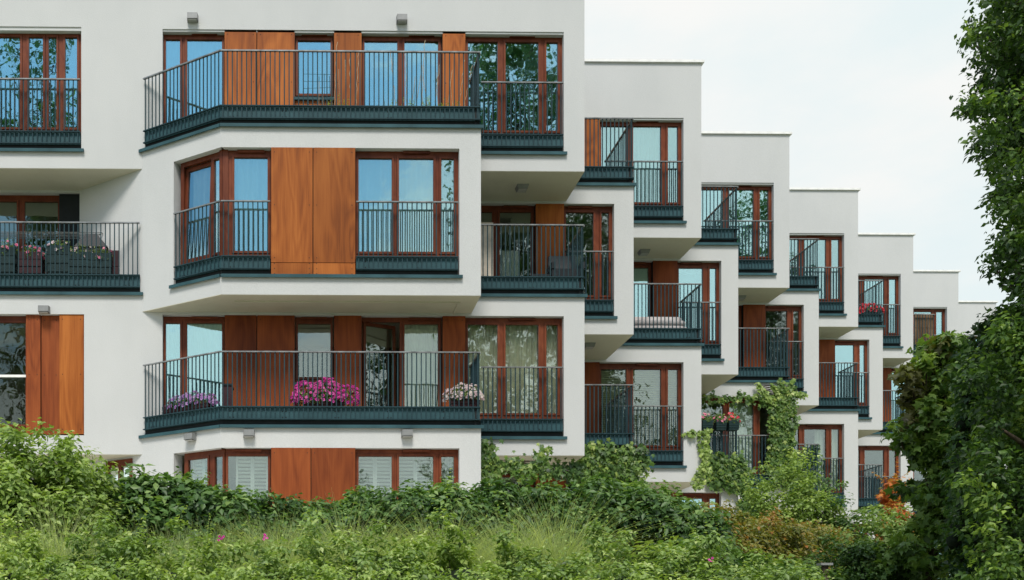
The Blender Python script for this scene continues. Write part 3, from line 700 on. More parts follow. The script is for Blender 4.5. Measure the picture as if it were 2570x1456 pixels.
cpx(fA, 412, 560, 1, 'sheer', 'sheer curtain in the lower terrace window above the lilac petunias', wl=.09)
cpx(fA, 1017, 1104, 1, 'pale_green', 'pale curtain behind the fixed pane of the lower terrace door', wl=.1)
cpx(fA, 1176, 1256, 1, 'beige', 'beige pleated curtain at the left of the lower right window', wl=.10, amp=.05)
cpx(fA, 1268, 1358, 1, 'beige', 'beige pleated curtain in the middle pane of the lower right window', wl=.12, amp=.055, ph=1)
cpx(fA, 1370, 1408, 1, 'beige', 'narrow beige curtain in the slim pane of the lower right window', wl=.09, amp=.05, ph=2)
for (p0, p1), l in zip(((460, 515),), ('white slatted shutter in the left pane of the ground floor corner window',)): cpx(FAC, p0, p1, 0, 'shutter', l)
cpx(F1, 590, 672, 0, 'shutter', 'white slatted shutter in the ground floor window just left of the red panels')
cpx(F1, 898, 988, 0, 'shutter', 'white slatted shutter right next to the red ground floor panels')
cpx(F1, 1000, 1092, 0, 'shutter', 'white slatted shutter in the middle pane of the ground floor window')
cpx(F1, 1106, 1146, 0, 'shutter', 'narrow white shutter in the slim pane of the ground floor window')
f = frontA(1)
curtain(f, XA[1]-2.45, XA[1]-.95, zs(3)+.4, zt(3)-.06, 'sheer', 'sheer white curtain in the top floor window of the second stepped unit', wl=.13)
curtain(f, XA[1]-2.45, XA[1]-.5, zs(1)+.4, zt(1)-.12, 'blind', 'closed greenish horizontal blind above the ivy covered wall', n=-.26)
f = frontA(2); curtain(f, XA[2]-1.66, XA[2]-.93, zs(1)+.4, zt(1)-.06, 'pale_green', 'pale green curtain in the window beside the ivy column', wl=.3)
f = frontA(3); curtain(f, XA[3]-1.2, XA[3]-.93, zs(1)+.4, zt(1)-.06, 'pale_green', 'grey green curtain in the window right of the ivy column', wl=.12, amp=.05)
curtain(f, XA[3]-.8, XA[3]-.5, zs(1)+.4, zt(1)-.06, 'pale_green', 'narrow curtain in the slim pane right of the ivy column', wl=.12)
f = frontB(0); curtain(f, XB[0]-2.95, XB[0]-2.5, zs(2)+.4, zs(2)+1.6, 'sheer', 'short sheer curtain in the door behind the wicker chair terrace', wl=.12)
curtain(f, XB[0]-1.5, XB[0]-1.1, zs(2)+.4, zs(2)+1.5, 'pale_green', 'pale curtain low in the window right of the wicker chair terrace', wl=.12)

# ------------------------------------------------------------------ lamps
def wall_lamp(fr, px, py, yy, label, d=.14):
    u = fx(fr, px); z = Z(py, yy, px); c = fr.p(u, 0, z)
    r = empty('wall_lamp', c, label, 'lamp', 'grey box lamps on the facade')
    mb = MB(); w, h = .115, .075
    vs = [fr.p(u+a*w, n_, z+b*h) for n_, w, h in ((.004, .115, .075), (d, .105, .06)) for a, b in ((-1, -1), (1, -1), (1, 1), (-1, 1))]
    mb.add(vs, [(0, 1, 2, 3), (4, 5, 6, 7), (0, 1, 5, 4), (1, 2, 6, 5), (2, 3, 7, 6), (3, 0, 4, 7)]).build('housing', M['lamp'], r)
    MB().box(fr, u-.09, u+.09, .02, d-.01, z-.082, z-.076).build('diffuser', M['diff'], r)
wall_lamp(fA, 484, 48, YA[0], 'grey box lamp on the upper wall above the leftmost terrace window')
wall_lamp(fA, 1008, 52, YA[0], 'grey box lamp on the upper wall above the double terrace door')
wall_lamp(FAC, 482, 1098, 21.1, 'grey box lamp on the angled wall below the lilac flower box')
wall_lamp(F1, 625, 1089, Y1, 'grey box lamp left of the red panels under the lower terrace')
wall_lamp(F1, 1021, 1089, Y1, 'grey box lamp above the white shutters under the lower terrace')
wall_lamp(fA, 112, 779, YA[0], 'pale box lamp above the wood shutters at far left')
def ceil_lamp(px, y, n, label):
    x = X(px, y); z = zf(n); r = empty('ceiling_lamp', (x, y, z), label, 'lamp', 'square lamps under the overhangs')
    MB().taper(x, y, z-.09, z+.005, .10, .10, .13, .13).build('housing', M['lamp'], r)
    MB().box(W0, x-.085, x+.085, y-.085, y+.085, z-.098, z-.0902).build('diffuser', M['diff'], r)
ceil_lamp(1310, YA[0]+.72, 3, 'square lamp under the overhang above the wicker chair terrace')
ceil_lamp(1616, YA[1]+.85, 3, 'square lamp under the overhang above the grey sofa')
ceil_lamp(1478, YB[0]+.0 if False else YB[0]+.75, 2, 'square lamp under the overhang above the terrace with the green blind')
ceil_lamp(1858, YA[2]+.75, 3, 'square lamp half hidden under the third overhang')

# ------------------------------------------------------------------ flower boxes
def flowers(label, cx, cy, z, w, boxh, rx, ry, rh, nl, nf, petal, boxmat, fsz=.055, leafm='shrub', name='flower_box', boxd=.13, drop=.25):
    r = empty(name, (cx, cy, z), label, 'flower box')
    mb = MB(); mb.taper(cx, cy, z, z+boxh, w*.92, boxd*.85, w, boxd)
    for i in range(3): mb.taper(cx, cy, z+boxh*(.25+.25*i)-.004, z+boxh*(.25+.25*i)+.004, w+.003, boxd+.003, w+.003, boxd+.003)
    mb.build('planter_box', M[boxmat], r)
    def pts(n, lo=.75):
        d = unit(rng.normal(0, 1, (n, 3))); d[:, 2] = np.abs(d[:, 2])*1.0-drop*rng.random(n); d = unit(d)
        rr = rng.uniform(lo, 1.03, n)*(1+.10*np.sin(d[:, 0]*9+cx))
        return np.stack([cx+d[:, 0]*rx*rr, cy+d[:, 1]*ry*rr, z+boxh*.9+d[:, 2]*rh*rr], 1), d
    P, d = pts(nl, .3)
    leafmesh('foliage', P, d+rng.normal(0, .5, P.shape), rng.normal(0, 1, P.shape), np.full(nl, .05)*rng.uniform(.6, 1.3, nl), np.clip(rng.uniform(.1, .8, nl), 0, 1), LEAF, M[leafm], r)
    P, d = pts(nf, .92); nn = d*.8+np.array([0, -.7, .25])+rng.normal(0, .28, P.shape)
    leafmesh('blossoms', P, nn, rng.normal(0, 1, P.shape), fsz*rng.uniform(.75, 1.2, nf)*1.25, np.clip(rng.uniform(.3, 1, nf), 0, 1), PETAL, M[petal], r, throat=True)
    return r
zt1 = zs(1)+.345
yq = Y1+.35
flowers('maroon box overflowing with magenta petunias on the lower terrace', X(812, yq), yq, zt1, .42, .24, .73, .26, .42, 2600, 620, 'magenta', 'purplebox', .056)
flowers('maroon box of white petunias at the right end of the lower terrace', X(1166, yq), yq, zt1, .30, .30, .40, .24, .30, 1500, 300, 'white', 'purplebox', .047)
xq = (XF0+XF1)/2+.12
r = flowers('maroon box of lilac petunias behind the angled lower railing', 0, 0, 0, .62, .24, .66, .2, .26, 1500, 170, 'lilac', 'purplebox', .075)
r.location = (xq+.02, (YA[0]+Y1)/2+.28, zt1); r.rotation_euler = (0, 0, math.atan2(Y1-YA[0], XF1-XF0))
# dark storage box beside it
r = empty('storage_box', (X(572, Y1+.4), Y1+.4, zt1), 'dark lidded storage box at the corner of the lower terrace', 'box')
MB().taper(X(572, Y1+.4), Y1+.45, zt1, zt1+.50, .08, .18, .09, .19).build('box_body', M['purplebox'], r)
MB().taper(X(572, Y1+.4), Y1+.45, zt1+.501, zt1+.54, .11, .21, .10, .20).build('lid', M['dark'], r)
# geraniums, far unit
zz = zs(3)+.345; y = YB[3]+.25
flowers('planter of red geraniums on a far top terrace', X(2182, y), y, zz, .32, .2, .42, .18, .26, 500, 90, 'redpet', 'greenbox', .09)
# hanging boxes on the ivy terrace (top of B_1, floor 1)
zz = zs(1)+1.12; y = YB[1]-.12
for px_, lb, pe in ((1772, 'dark green rail box with sprawling plants against the white wall', 'pink'), (1806, 'dark green rail box with pink flowers in the middle of the ivy terrace', 'pink'), (1838, 'dark green rail box with pink and red flowers at the railing corner', 'redpet')):
    flowers(lb, X(px_, y), y, zz, .135, .24, .18, .16, .24, 420, 13, pe, 'greenbox', .06, name='rail_planter')
# left terrace: row of potted flowers and boxes
zz = zs(2)+.345
for i, (px_, pe, lb, h_) in enumerate(((15, 'pink', 'tall dark planter of pink flowers at the far left of the left terrace', .62), (80, 'pink', 'tall planter crowded with pink flowers behind the left railing', .52), (150, 'white', 'tall planter of white and pink flowers in the middle of the left terrace', .66), (205, 'white', 'tall dark planter of white flowers left of the brown crate', .52), (255, 'pink', 'smaller planter with sparse dry pink flowers near the terrace corner', .5))):
    y = YA[0]+.42
    flowers(lb, X(px_, y), y, zz, .24, h_+.08, .27, .2, .26, 620, 20, pe, 'greenbox' if i != 1 else 'purplebox', .06, boxd=.17, drop=.5)
r = empty('crate', (X(288, YA[0]+.5), YA[0]+.5, zz), 'brown wooden crate at the right end of the left terrace', 'crate')
MB().taper(X(288, YA[0]+.5), YA[0]+.5, zz, zz+.33, .1, .13, .1, .13).taper(X(288, YA[0]+.5), YA[0]+.5, zz+.34, zz+.68, .1, .13, .1, .13).build('crate_body', M['purplebox'], r)
xg, yg = X(232, YA[0]+.62), YA[0]+.66; r = empty('covered_grill', (xg, yg, zz), 'dark grey hood shaped cover over a grill on the left terrace', 'grill')
MB().taper(xg, yg, zz, zz+.78, .30, .2, .34, .22).taper(xg, yg, zz+.781, zz+1.08, .36, .24, .12, .16).build('cover', M['wicker'], r)
# drying rack standing above the left railing
y = YA[0]+.62; x0, x1 = X(-20, y), X(256, y); zr = zs(2)+1.50
r = empty('drying_rack', ((x0+x1)/2, y, zz), 'grey folding drying rack standing behind the left terrace railing', 'rack')
mb = MB()
for d in (0, .12, .24, .36, .48): mb.tube([(x0, y+d*.7, zr), (x1, y+d*.7, zr)], .009, 5)
for q in (x0, X(118, y), x1): mb.tube([(q, y, zr), (q, y+.34, zr)], .011, 5)
mb.build('rack_bars', M['rail'], r)
for q in (X(20, y), X(240, y)): MB().tube([(q, y, zr), (q+.1, y+.2, zz)], .012, 5).build('leg', M['rail'], r)

# ------------------------------------------------------------------ terrace furniture
zz = zs(2)+.345
# wicker lounge chair on first A terrace
y = YB[0]-.75; xa, xb = X(1380, y), X(1455, y)
r = empty('wicker_chair', ((xa+xb)/2, y, zz), 'black wicker lounge chair in the corner of the terrace', 'chair')
MB().box(W0, xa-.02, xb, y-.28, y+.35, zz+.12, zz+.36).build('seat', M['wicker'], r)
vs = [(xa+.02, y+.22, zz+.36), (xb, y+.22, zz+.36), (xb, y+.34, zz+.36), (xa+.02, y+.34, zz+.36), (xa+.06, y+.34, zz+.86), (xb, y+.34, zz+.86), (xb, y+.44, zz+.86), (xa+.06, y+.44, zz+.86)]
MB().add(vs, [(0, 3, 2, 1), (4, 5, 6, 7), (0, 1, 5, 4), (1, 2, 6, 5), (2, 3, 7, 6), (3, 0, 4, 7)]).build('backrest', M['wicker'], r)
for s in (0, 1):
    q = xa-.03 if s == 0 else xb-.05; MB().box(W0, q, q+.08, y-.3, y+.2, zz+.361, zz+.50).build('armrest', M['wicker'], r)
for q in (xa+.02, xb-.06):
    for w_ in (y-.25, y+.28): MB().box(W0, q, q+.045, w_, w_+.045, zz, zz+.119).build('leg', M['wicker'], r)
r = empty('side_table', (xa-.22, y-.1, zz), 'low black wicker table beside the lounge chair', 'table')
MB().box(W0, xa-.42, xa-.06, y-.2, y+.15, zz+.22, zz+.27).build('tabletop', M['wicker'], r)
for q in (xa-.40, xa-.11):
    for w_ in (y-.18, y+.1): MB().box(W0, q, q+.03, w_, w_+.03, zz, zz+.219).build('leg', M['wicker'], r)
y = YB[0]-.35
r = MB().box(W0, X(1205, y), X(1238, y), y, y+.04, zz, zz+1.62).build('board', M['board']); tag(r, 'tall beige board leaning upright at the left of the wicker chair terrace', 'board')
# grey sofa on the second A terrace
y = YB[1]-.7; xa, xb = X(1592, y), X(1718, y)
r = empty('sofa', ((xa+xb)/2, y, zz), 'light grey garden sofa behind the terrace railing', 'sofa')
def cush(mbname, x0, x1, y0, y1, z0, z1, mat, rad=.05):
    mb = MB(); ring = []
    m_ = 8
    vs = []
    for j, (zz_, ins) in enumerate(((z0, rad), (z0+rad*.5, 0), (z1-rad*.6, 0), (z1, rad*.9))):
        for i in range(m_*4):
            q = i/(m_*4)*2*math.pi; c, s_ = math.cos(q), math.sin(q)
            ex = (abs(c)**.35)*math.copysign(1, c); ey = (abs(s_)**.35)*math.copysign(1, s_)
            vs.append(((x0+x1)/2+ex*((x1-x0)/2-ins), (y0+y1)/2+ey*((y1-y0)/2-ins), zz_))
    K = m_*4; fs = [(j*K+i, j*K+(i+1) % K, (j+1)*K+(i+1) % K, (j+1)*K+i) for j in range(3) for i in range(K)]+[tuple(range(K))[::-1], tuple(range(3*K, 4*K))]
    return mb.add(vs, fs).build(mbname, mat, r, True)
cush('base', xa-.3, xb, y-.3, y+.4, zz+.04, zz+.22, M['cushion']); cush('seat_cushion', xa-.3, xb-.03, y-.28, y+.25, zz+.222, zz+.36, M['cushion'])
cush('backrest', xa-.3, xb+.02, y+.22, y+.42, zz+.3, zz+.60, M['cushion'])
# reed screen on far terrace
y = YB[4]+.03
r = MB(); xa, xb = X(2296, y), X(2344, y); xx = xa
while xx < xb: r.box(W0, xx, xx+.016, y+.03, y+.04+rng.random()*.012, zs(3)+.4, zs(3)+1.5+rng.random()*.02); xx += .018
for q in (.6, 1.0, 1.35): r.box(W0, xa, xb, y+.02, y+.029, zs(3)+q, zs(3)+q+.01)
tag(r.build('reed_screen', M['reed']), 'brown reed screen tied to the railing of a far top terrace', 'screen')

# top terrace planters with stakes
zz = zs(3)+.345
def stake_planter(p0, p1, label, stakes, green):
    y = Y1+.42; x0, x1 = X(p0, y), X(p1, y); r = empty('trough_planter', ((x0+x1)/2, y, zz), label, 'planter')
    MB().box(W0, x0, x1, y-.11, y+.11, zz, zz+.07).build('trough', M['terracotta'], r)
    for a, b, h, spiral in stakes:
        xa_, xb_ = X(a, y), X(b, y); mb = MB(); k = 14 if spiral else 4
        pts = [(xa_+(xb_-xa_)*t/k+(.012*math.cos(t*2.2) if spiral else 0), y+(.012*math.sin(t*2.2) if spiral else rng.normal(0, .01)), zz+.05+h*t/k) for t in range(k+1)]
        mb.tube(pts, .006 if spiral else .005, 5).build('stake', M['twig'], r)
    if green:
        base = np.stack([rng.uniform(x0+.1, x1-.1, green), np.full(green, y)+rng.normal(0, .04, green), np.full(green, zz+.05)], 1)
        A = shoots(base, .42, 20, .055, .18); leafmesh('foliage', *A, LEAF, M['light'], r)
stake_planter(770, 905, 'low terracotta trough with bare spiral stakes left of the top double door', [(838, 846, 1.5, True), (880, 878, 1.2, True), (868, 866, 1.15, False), (892, 900, 1.3, True), (852, 850, .95, False), (800, 801, .7, False), (812, 808, .95, False)], 12)
stake_planter(960, 1165, 'long terracotta trough with many crossed stakes and green shoots on the top terrace', [(995, 980, 1.35, True), (1020, 1018, 1.3, True), (1058, 1066, 1.55, True), (1040, 1060, 1.05, False), (1075, 1060, 1.0, False), (1088, 1104, 1.1, True), (1120, 1135, .95, False), (1138, 1128, .9, False), (1030, 1042, .8, False), (1150, 1165, 1.15, True), (1100, 1096, .9, False), (1160, 1185, 1.05, True)], 46)
y = Y1+.5
mb = MB(); cx_ = X(920, y); mb.tube([(cx_, y, zz), (cx_, y, zz+.06), (cx_, y, zz+.10)], [.16, .18, .19], 20)
tag(mb.build('flower_pot', M['terracotta'], None, True), 'wide shallow terracotta bowl on the top terrace floor', 'pot')
r = empty('trellis', (X(790, Y1+.7), Y1+.7, zz), 'thin wire trellis in front of the small top terrace window', 'trellis'); mb = MB(); yy = Y1+.7
for i in range(5): q = X(770+i*15, yy); mb.tube([(q, yy, zz), (q+rng.normal(0, .02), yy, zz+1.0+rng.random()*.2)], .005, 4)
for i in range(6): mb.tube([(X(762, yy), yy, zz+.3+i*.15), (X(840, yy), yy, zz+.28+i*.15+rng.normal(0, .02))], .004, 4)
mb.build('wires', M['steel'], r)

# ------------------------------------------------------------------ ivy (Boston ivy, hanging lobed leaves)
def ivy(name, label, C, cr, nper, size, facing=(0, -1, .25), mat='ivy', flat=.35):
    C = np.array(C, float); n = len(C)*nper; d = rng.normal(0, 1, (n, 3))*np.array([1, flat, 1])
    P = np.repeat(C, nper, 0)+d*cr*.55
    Nn = np.array(facing)+rng.normal(0, .38, (n, 3)); T = np.array([0, -.25, -1.])+rng.normal(0, .32, (n, 3))
    A = (P, Nn, T, size*rng.uniform(.6, 1.2, n), np.clip(.25+.35*np.repeat(rng.random(len(C)), nper)+rng.normal(.12, .17, n), .02, .98))
    root = empty(name, tuple(C.mean(0)), label, 'ivy')
    leafmesh('foliage', *A, LOBE, M[mat], root)
    mb = MB(); o = C[np.argsort(C[:, 2])]; st = max(1, len(o)//14)
    pts = [tuple(p+np.array([0, .06, 0])) for p in o[::st]]
    if len(pts) > 2:
        for i in range(len(pts)-1): mb.tube([pts[i], pts[i+1]], [.011, .009], 5)
        mb.build('stem', M['bark'], root, True)
    return root
def pxc(lst, y, n=None):   # polygon-ish list of (px,py) -> points at depth y
    return [(X(a, y), y, Z(b, y, a)) for a, b in lst]
def fill(rects, y, step=16):
    out = []
    for x0, x1, y0, y1 in rects:
        for a in np.arange(x0, x1+.1, step):
            for b in np.arange(y0, y1+.1, step): out.append((a+rng.normal(0, step*.3), b+rng.normal(0, step*.3)))
    return pxc(out, y)
# ivy curtain under the first A overhang
ya = YA[0]-.05
ivy('ivy', 'ivy hanging in the corner between bay and wall beneath the window', fill([(1212, 1232, 1112, 1150), (1212, 1250, 1150, 1205), (1255, 1300, 1158, 1175), (1300, 1372, 1165, 1190), (1355, 1378, 1135, 1175)], Y1+.5), .14, 20, .11)
ivy('ivy', 'ivy hanging in a band below the white overhang beside the ivy block', fill([(1375, 1470, 1172, 1192)], YA[0]+.2), .13, 20, .10, mat='hedge')
ivy('ivy', 'thick ivy block covering the wall below the green blind terrace', fill([(1470, 1612, 1130, 1205), (1452, 1480, 1160, 1200)], YB[0]-.12, 14), .16, 24, .12)
rr = [(1768, 1860, 1150, 1200), (1790, 1868, 1190, 1225)]
ivy('ivy', 'ivy draped over the wall beneath the planters terrace', fill(rr, YB[1]-.12, 13)+fill([(1862, 1876, 1185, 1290), (1846, 1866, 1200, 1235)], YB[1]-.12, 12), .13, 17, .12)
ivy('ivy', 'thin ivy runner climbing the white wall edge beside the planters', fill([(1722, 1765, 1085, 1092), (1766, 1776, 1080, 1190), (1748, 1762, 1190, 1222)], YA[1]-.06, 9), .07, 9, .10, mat='light')
ivy('ivy', 'tall ivy column climbing past the third unit window', fill([(1938, 1990, 1010, 1215), (1958, 1988, 970, 1010), (1910, 1940, 997, 1010)], YA[2]-.12, 10)+fill([(1765, 1930, 997, 1000)], YA[2]-.1, 16), .11, 20, .115)
ivy('ivy', 'three young ivy tips reaching over the white wall above the ivy column', pxc([(1903+i*4, 965+i*5) for i in range(8)]+[(1938+i*4, 966+i*5) for i in range(8)]+[(1985+i*5, 985+i*.8) for i in range(8)], YB[1]+.35 if False else YA[2]-.15), .06, 8, .12, mat='light')
ivy('ivy', 'dark ivy filling the small railing right of the ivy column', fill([(2004, 2048, 1130, 1215), (2050, 2058, 1120, 1200), (2035, 2080, 1205, 1240)], YB[2]+.25, 13), .13, 13, .12, mat='hedge_d')

# ------------------------------------------------------------------ shrubs and hedges
top = [(-300, 1185), (150, 1185), (230, 1190), (300, 1182), (370, 1178), (440, 1180), (500, 1200), (560, 1222), (640, 1238), (720, 1242), (820, 1238), (920, 1225), (1000, 1212), (1100, 1203), (1200, 1208), (1300, 1210), (1400, 1207), (1500, 1200), (1600, 1202), (1680, 1222), (1740, 1255), (1780, 1300)]
yh = 12.2
pth = [(X(a, yh), yh, Z(b, yh, a)) for a, b in top]
hedge('creeper_hedge', 'long rounded hedge overgrown with dark green creeper in front of the building', 'hedge', pth[6:], .75, 2.2, .085, 64000, M['hedge'], .17, shoot=45)
hedge('shrub_row', 'loose narrow leaved shrubs at the left end of the creeper hedge', 'shrub', [(a, b-.2, c) for a, b, c in pth[2:9]], .7, 2.1, .11, 17000, M['hedge'], .2, shoot=50)
yl = 11.0
shrub('light_shrub', 'tall pale green shrub in front of the wood shutters at far left', 'shrub', (X(60, yl), yl, 1.9), 1.0, .8, Z(1135, yl, 60)-1.9, .075, 34000, M['light'], .2, shoot=8)
shrub('light_shrub', 'white tipped bushy shrub at the left under the bare wall', 'shrub', (X(190, yl+.3), yl+.3, 1.9), .55, .6, Z(1160, yl, 170)-1.9, .07, 15000, M['light'], .17, shoot=6)
# foreground shrubs
for i, (px_, y, rx, py, mt, lb) in enumerate((
    (20, 8.2, .62, 1345, 'light', 'low bright shrub in the bottom left corner'),
    (260, 8.0, .62, 1350, 'shrub', 'low leafy shrub second from the bottom left corner'),
    (480, 7.8, .62, 1352, 'light', 'low pale shrub below the left end of the hedge'),
    (700, 8.0, .60, 1355, 'shrub', 'low shrub below the wood panels at the bottom edge'),
    (910, 7.8, .62, 1352, 'shrub', 'low shrub below the magenta petunias at the bottom edge'),
    (1130, 8.0, .60, 1352, 'light', 'low shrub left of the feathery grass tuft'),
    (1330, 7.8, .60, 1372, 'shrub', 'low shrub right under the feathery grass tuft'),
    (1540, 8.2, .62, 1352, 'shrub', 'low rose shrub rising before the dark end of the hedge'),
    (1760, 8.3, .60, 1385, 'shrub', 'low shrub where the creeper hedge ends'),
    (1960, 8.2, .55, 1425, 'shrub', 'lowest shrub near the small post at bottom right'))):
    h = Z(py+12, y, px_)-1.25
    shrub('low_shrub', lb, 'shrub', (X(px_, y), y, 1.25), rx, .55, h, .050, 10500, M[mt], .105, shoot=26, group='low shrubs along the foreground', twigs=4)
hedge('shrub_bank', 'even bank of low shrubs along the bottom edge', 'shrub', [(X(a, 7.1), 7.1, Z(b, 7.1, a)) for a, b in ((-60, 1400), (300, 1405), (700, 1400), (1100, 1402), (1500, 1415), (2000, 1452))], .35, 1.5, .045, 20000, M['light'], .10, shoot=40)
# right foreground creeper and bronze hedge
hedge('creeper_bank', 'bright green creeper bank sloping down to the small post', 'hedge', [(3.5, 9.8, Z(1345, 9.8)), (4.4, 11.0, Z(1365, 11)), (5.6, 12.4, Z(1385, 12.4)), (7.2, 14.2, Z(1418, 14.2)), (8.3, 15.4, Z(1440, 15.4))], .55, 1.6, .10, 20000, M['ivy'], .17, up=.7)
hedge('bronze_hedge', 'clipped hedge with bronze and reddish leaf tips along the garden', 'hedge', [(5.2, 13.6, Z(1252, 13.6)), (6.6, 15.2, Z(1275, 15.2)), (8.2, 17.0, Z(1298, 17)), (9.8, 18.8, Z(1325, 18.8)), (11.4, 20.6, Z(1362, 20.6))], .75, 1.7, .075, 42000, M['red'], .17, shoot=50)
yb = 21.0
shrub('round_shrub', 'large rounded light green shrub under the ivy column', 'shrub', (X(1985, yb), yb, 1.9), 1.15, .9, Z(1212, yb, 1985)-1.9, .085, 36000, M['light'], .24, shoot=40)
shrub('dark_shrub', 'darker green shrub left below the ivy column', 'shrub', (X(1890, 22), 22, 1.9), .5, .6, Z(1215, 22, 1890)-1.9, .085, 6000, M['hedge'], .2, shoot=16)
shrub('grey_shrub', 'greyish green shrub between the rounded shrub and the orange bush', 'shrub', (X(2120, 20.5), 20.5, 1.9), .75, .7, Z(1268, 20.5, 2120)-1.9, .08, 11000, M['hedge'], .2, shoot=24)
shrub('wide_shrub', 'wide mid green shrub in front of the lowest right balcony', 'shrub', (X(2195, 17.5), 17.5, 1.9), .95, .8, Z(1310, 17.5, 2195)-1.9, .08, 13000, M['shrub'], .2, shoot=20)
shrub('wide_shrub', 'low dark shrub behind the bottom right creeper', 'shrub', (X(2130, 14), 14, 1.7), .8, .7, Z(1385, 14, 2130)-1.7, .07, 12000, M['hedge'], .17, shoot=20)
shrub('fire_bush', 'small bright orange red bush beneath the right balcony', 'shrub', (X(2246, 20), 20, 3.2), .40, .35, Z(1262, 20, 2248)-3.0, .09, 3000, M['fire'], .16, shoot=14, tmpl=LOBE)
# small post
y = 8.6; x = X(2070, y); z = Z(1416, y, 2070)
r = empty('garden_post', (x, y, z-1.0), 'small wooden post with flat dark cap at bottom right', 'post')
MB().taper(x, y, z-1.0, z-.012, .022, .022, .02, .02).build('post', M['bark'], r); MB().taper(x, y, z-.011, z+.008, .05, .04, .05, .04).build('cap', M['lamp'], r)

# ------------------------------------------------------------------ grasses
def tuft(C, n, h, lean, wid=.006, spread=.12):
    out_v, out_f, rn = [], [], []
    k = 5
    for c in C:
        m = n
        a = rng.uniform(0, 6.283, m); L_ = h*rng.uniform(.55, 1.15, m); le = lean*rng.uniform(.2, 1.1, m); b0 = rng.normal(0, spread, (m, 2))
        t = np.linspace(0, 1, k)
        dx, dy = np.cos(a), np.sin(a)
        px_ = c[0]+b0[:, 0][:, None]+(dx*le*L_)[:, None]*t[None]**1.9; py_ = c[1]+b0[:, 1][:, None]+(dy*le*L_)[:, None]*t[None]**1.9
        pz_ = c[2]+L_[:, None]*(t[None]-.42*np.minimum(le, 1.2)[:, None]*t[None]**2.6)
        w = wid*(1-t**1.5*.9)
        wx, wy = -dy*.4+1*.6, dx*.4
        l = np.stack([px_-w*wx[:, None], py_-w*wy[:, None], pz_], -1); r_ = np.stack([px_+w*wx[:, None], py_+w*wy[:, None], pz_], -1)
        V = np.stack([l, r_], 2).reshape(m, 2*k, 3); out_v.append(V); cl = rng.random()*.3
        rn.append(np.repeat(np.clip(cl+rng.uniform(0, .7, m), 0, 1), 2*k))
    V = np.concatenate(out_v); m = len(V); V = V.reshape(-1, 3); base = (np.arange(m)*2*k)[:, None, None]
    q = np.array([(2*i, 2*i+1, 2*i+3) for i in range(k-1)]+[(2*i, 2*i+3, 2*i+2) for i in range(k-1)])
    return V, (q[None]+base).reshape(-1, 3), np.concatenate(rn)
def rawmesh(name, V, Fc, rv, mat, parent=None):
    loc = (V.min(0)+V.max(0))/2; loc[2] = V[:, 2].min(); me = bpy.data.meshes.new(name)
    me.vertices.add(len(V)); me.vertices.foreach_set("co", (V-loc).astype(np.float32).ravel())
    me.loops.add(len(Fc)*3); me.loops.foreach_set("vertex_index", Fc.astype(np.int32).ravel())
    me.polygons.add(len(Fc)); me.polygons.foreach_set("loop_start", (np.arange(len(Fc))*3).astype(np.int32))
    me.materials.append(mat); a = me.attributes.new('rnd', 'FLOAT', 'POINT'); a.data.foreach_set('value', rv.astype(np.float32))
    me.update(calc_edges=True); return link(name, me, loc, parent)
C = []
for px_ in np.arange(-60, 1480, 13):
    y = rng.uniform(8.6, 10.6); C.append((X(px_+rng.normal(0, 10), y), y, gz(0, y)+.05))
hgt = []
V, Fc, rv = tuft(C, 85, .86, .6, .0048, .14)
tag(rawmesh('meadow_grass', V, Fc, rv, M['grass']), 'long thin green grass between the hedge and the low shrubs', 'grass', kind='stuff')
for px_, y, h, lb in ((1395, 9.4, 1.3, 'large arching feathery grass tuft before the dark hedge end'), (1290, 9.6, 1.12, 'smaller arching grass tuft left of the large one'), (1110, 9.6, 1.15, 'broad feathery grass tuft in the middle of the meadow'), (880, 9.5, 1.2, 'feathery grass tuft below the magenta petunias'), (700, 9.6, 1.1, 'feathery grass tuft below the wood panels'), (150, 9.8, 1.15, 'soft pale grass tuft at the far left')):
    V, Fc, rv = tuft([(X(px_, y), y, gz(0, y)+.05)], 650, h, 1.0, .0042, .07); rv = np.clip(rv*.6+.4, 0, 1)
    tag(rawmesh('grass_tuft', V, Fc, rv, M['grass']), lb, 'grass', 'feathery grass tufts in the meadow')
# filler leaves low in the meadow
hedge('weed_bank', 'mixed leafy weeds growing among the grass', 'weeds', [(X(a, 10.9), 10.9, Z(1345, 10.9, a)) for a in (-80, 500, 1000, 1500)], .6, 1.9, .055, 15000, M['shrub'], .16, shoot=40)

for px_, py, lb in ((553, 1352, 'single pink rose bloom left among the meadow grass'), (665, 1346, 'small purple pink rose bloom in the grass below the wood panels'), (1782, 1407, 'pink rose bloom on the creeper bank at the lower right')):
    y = 7.4 if px_ < 1000 else 7.9; c = np.array([X(px_, y), y, Z(py, y, px_)]); n_ = 5
    P = c+rng.normal(0, .012, (n_, 3)); o = leafmesh('rose_bloom', P, rng.normal(0, .5, (n_, 3))+np.array([0, -1, .4]), rng.normal(0, 1, (n_, 3)), np.full(n_, .021), rng.uniform(.4, .9, n_), PETAL, M['magenta'], throat=True)
    tag(o, lb, 'flower')
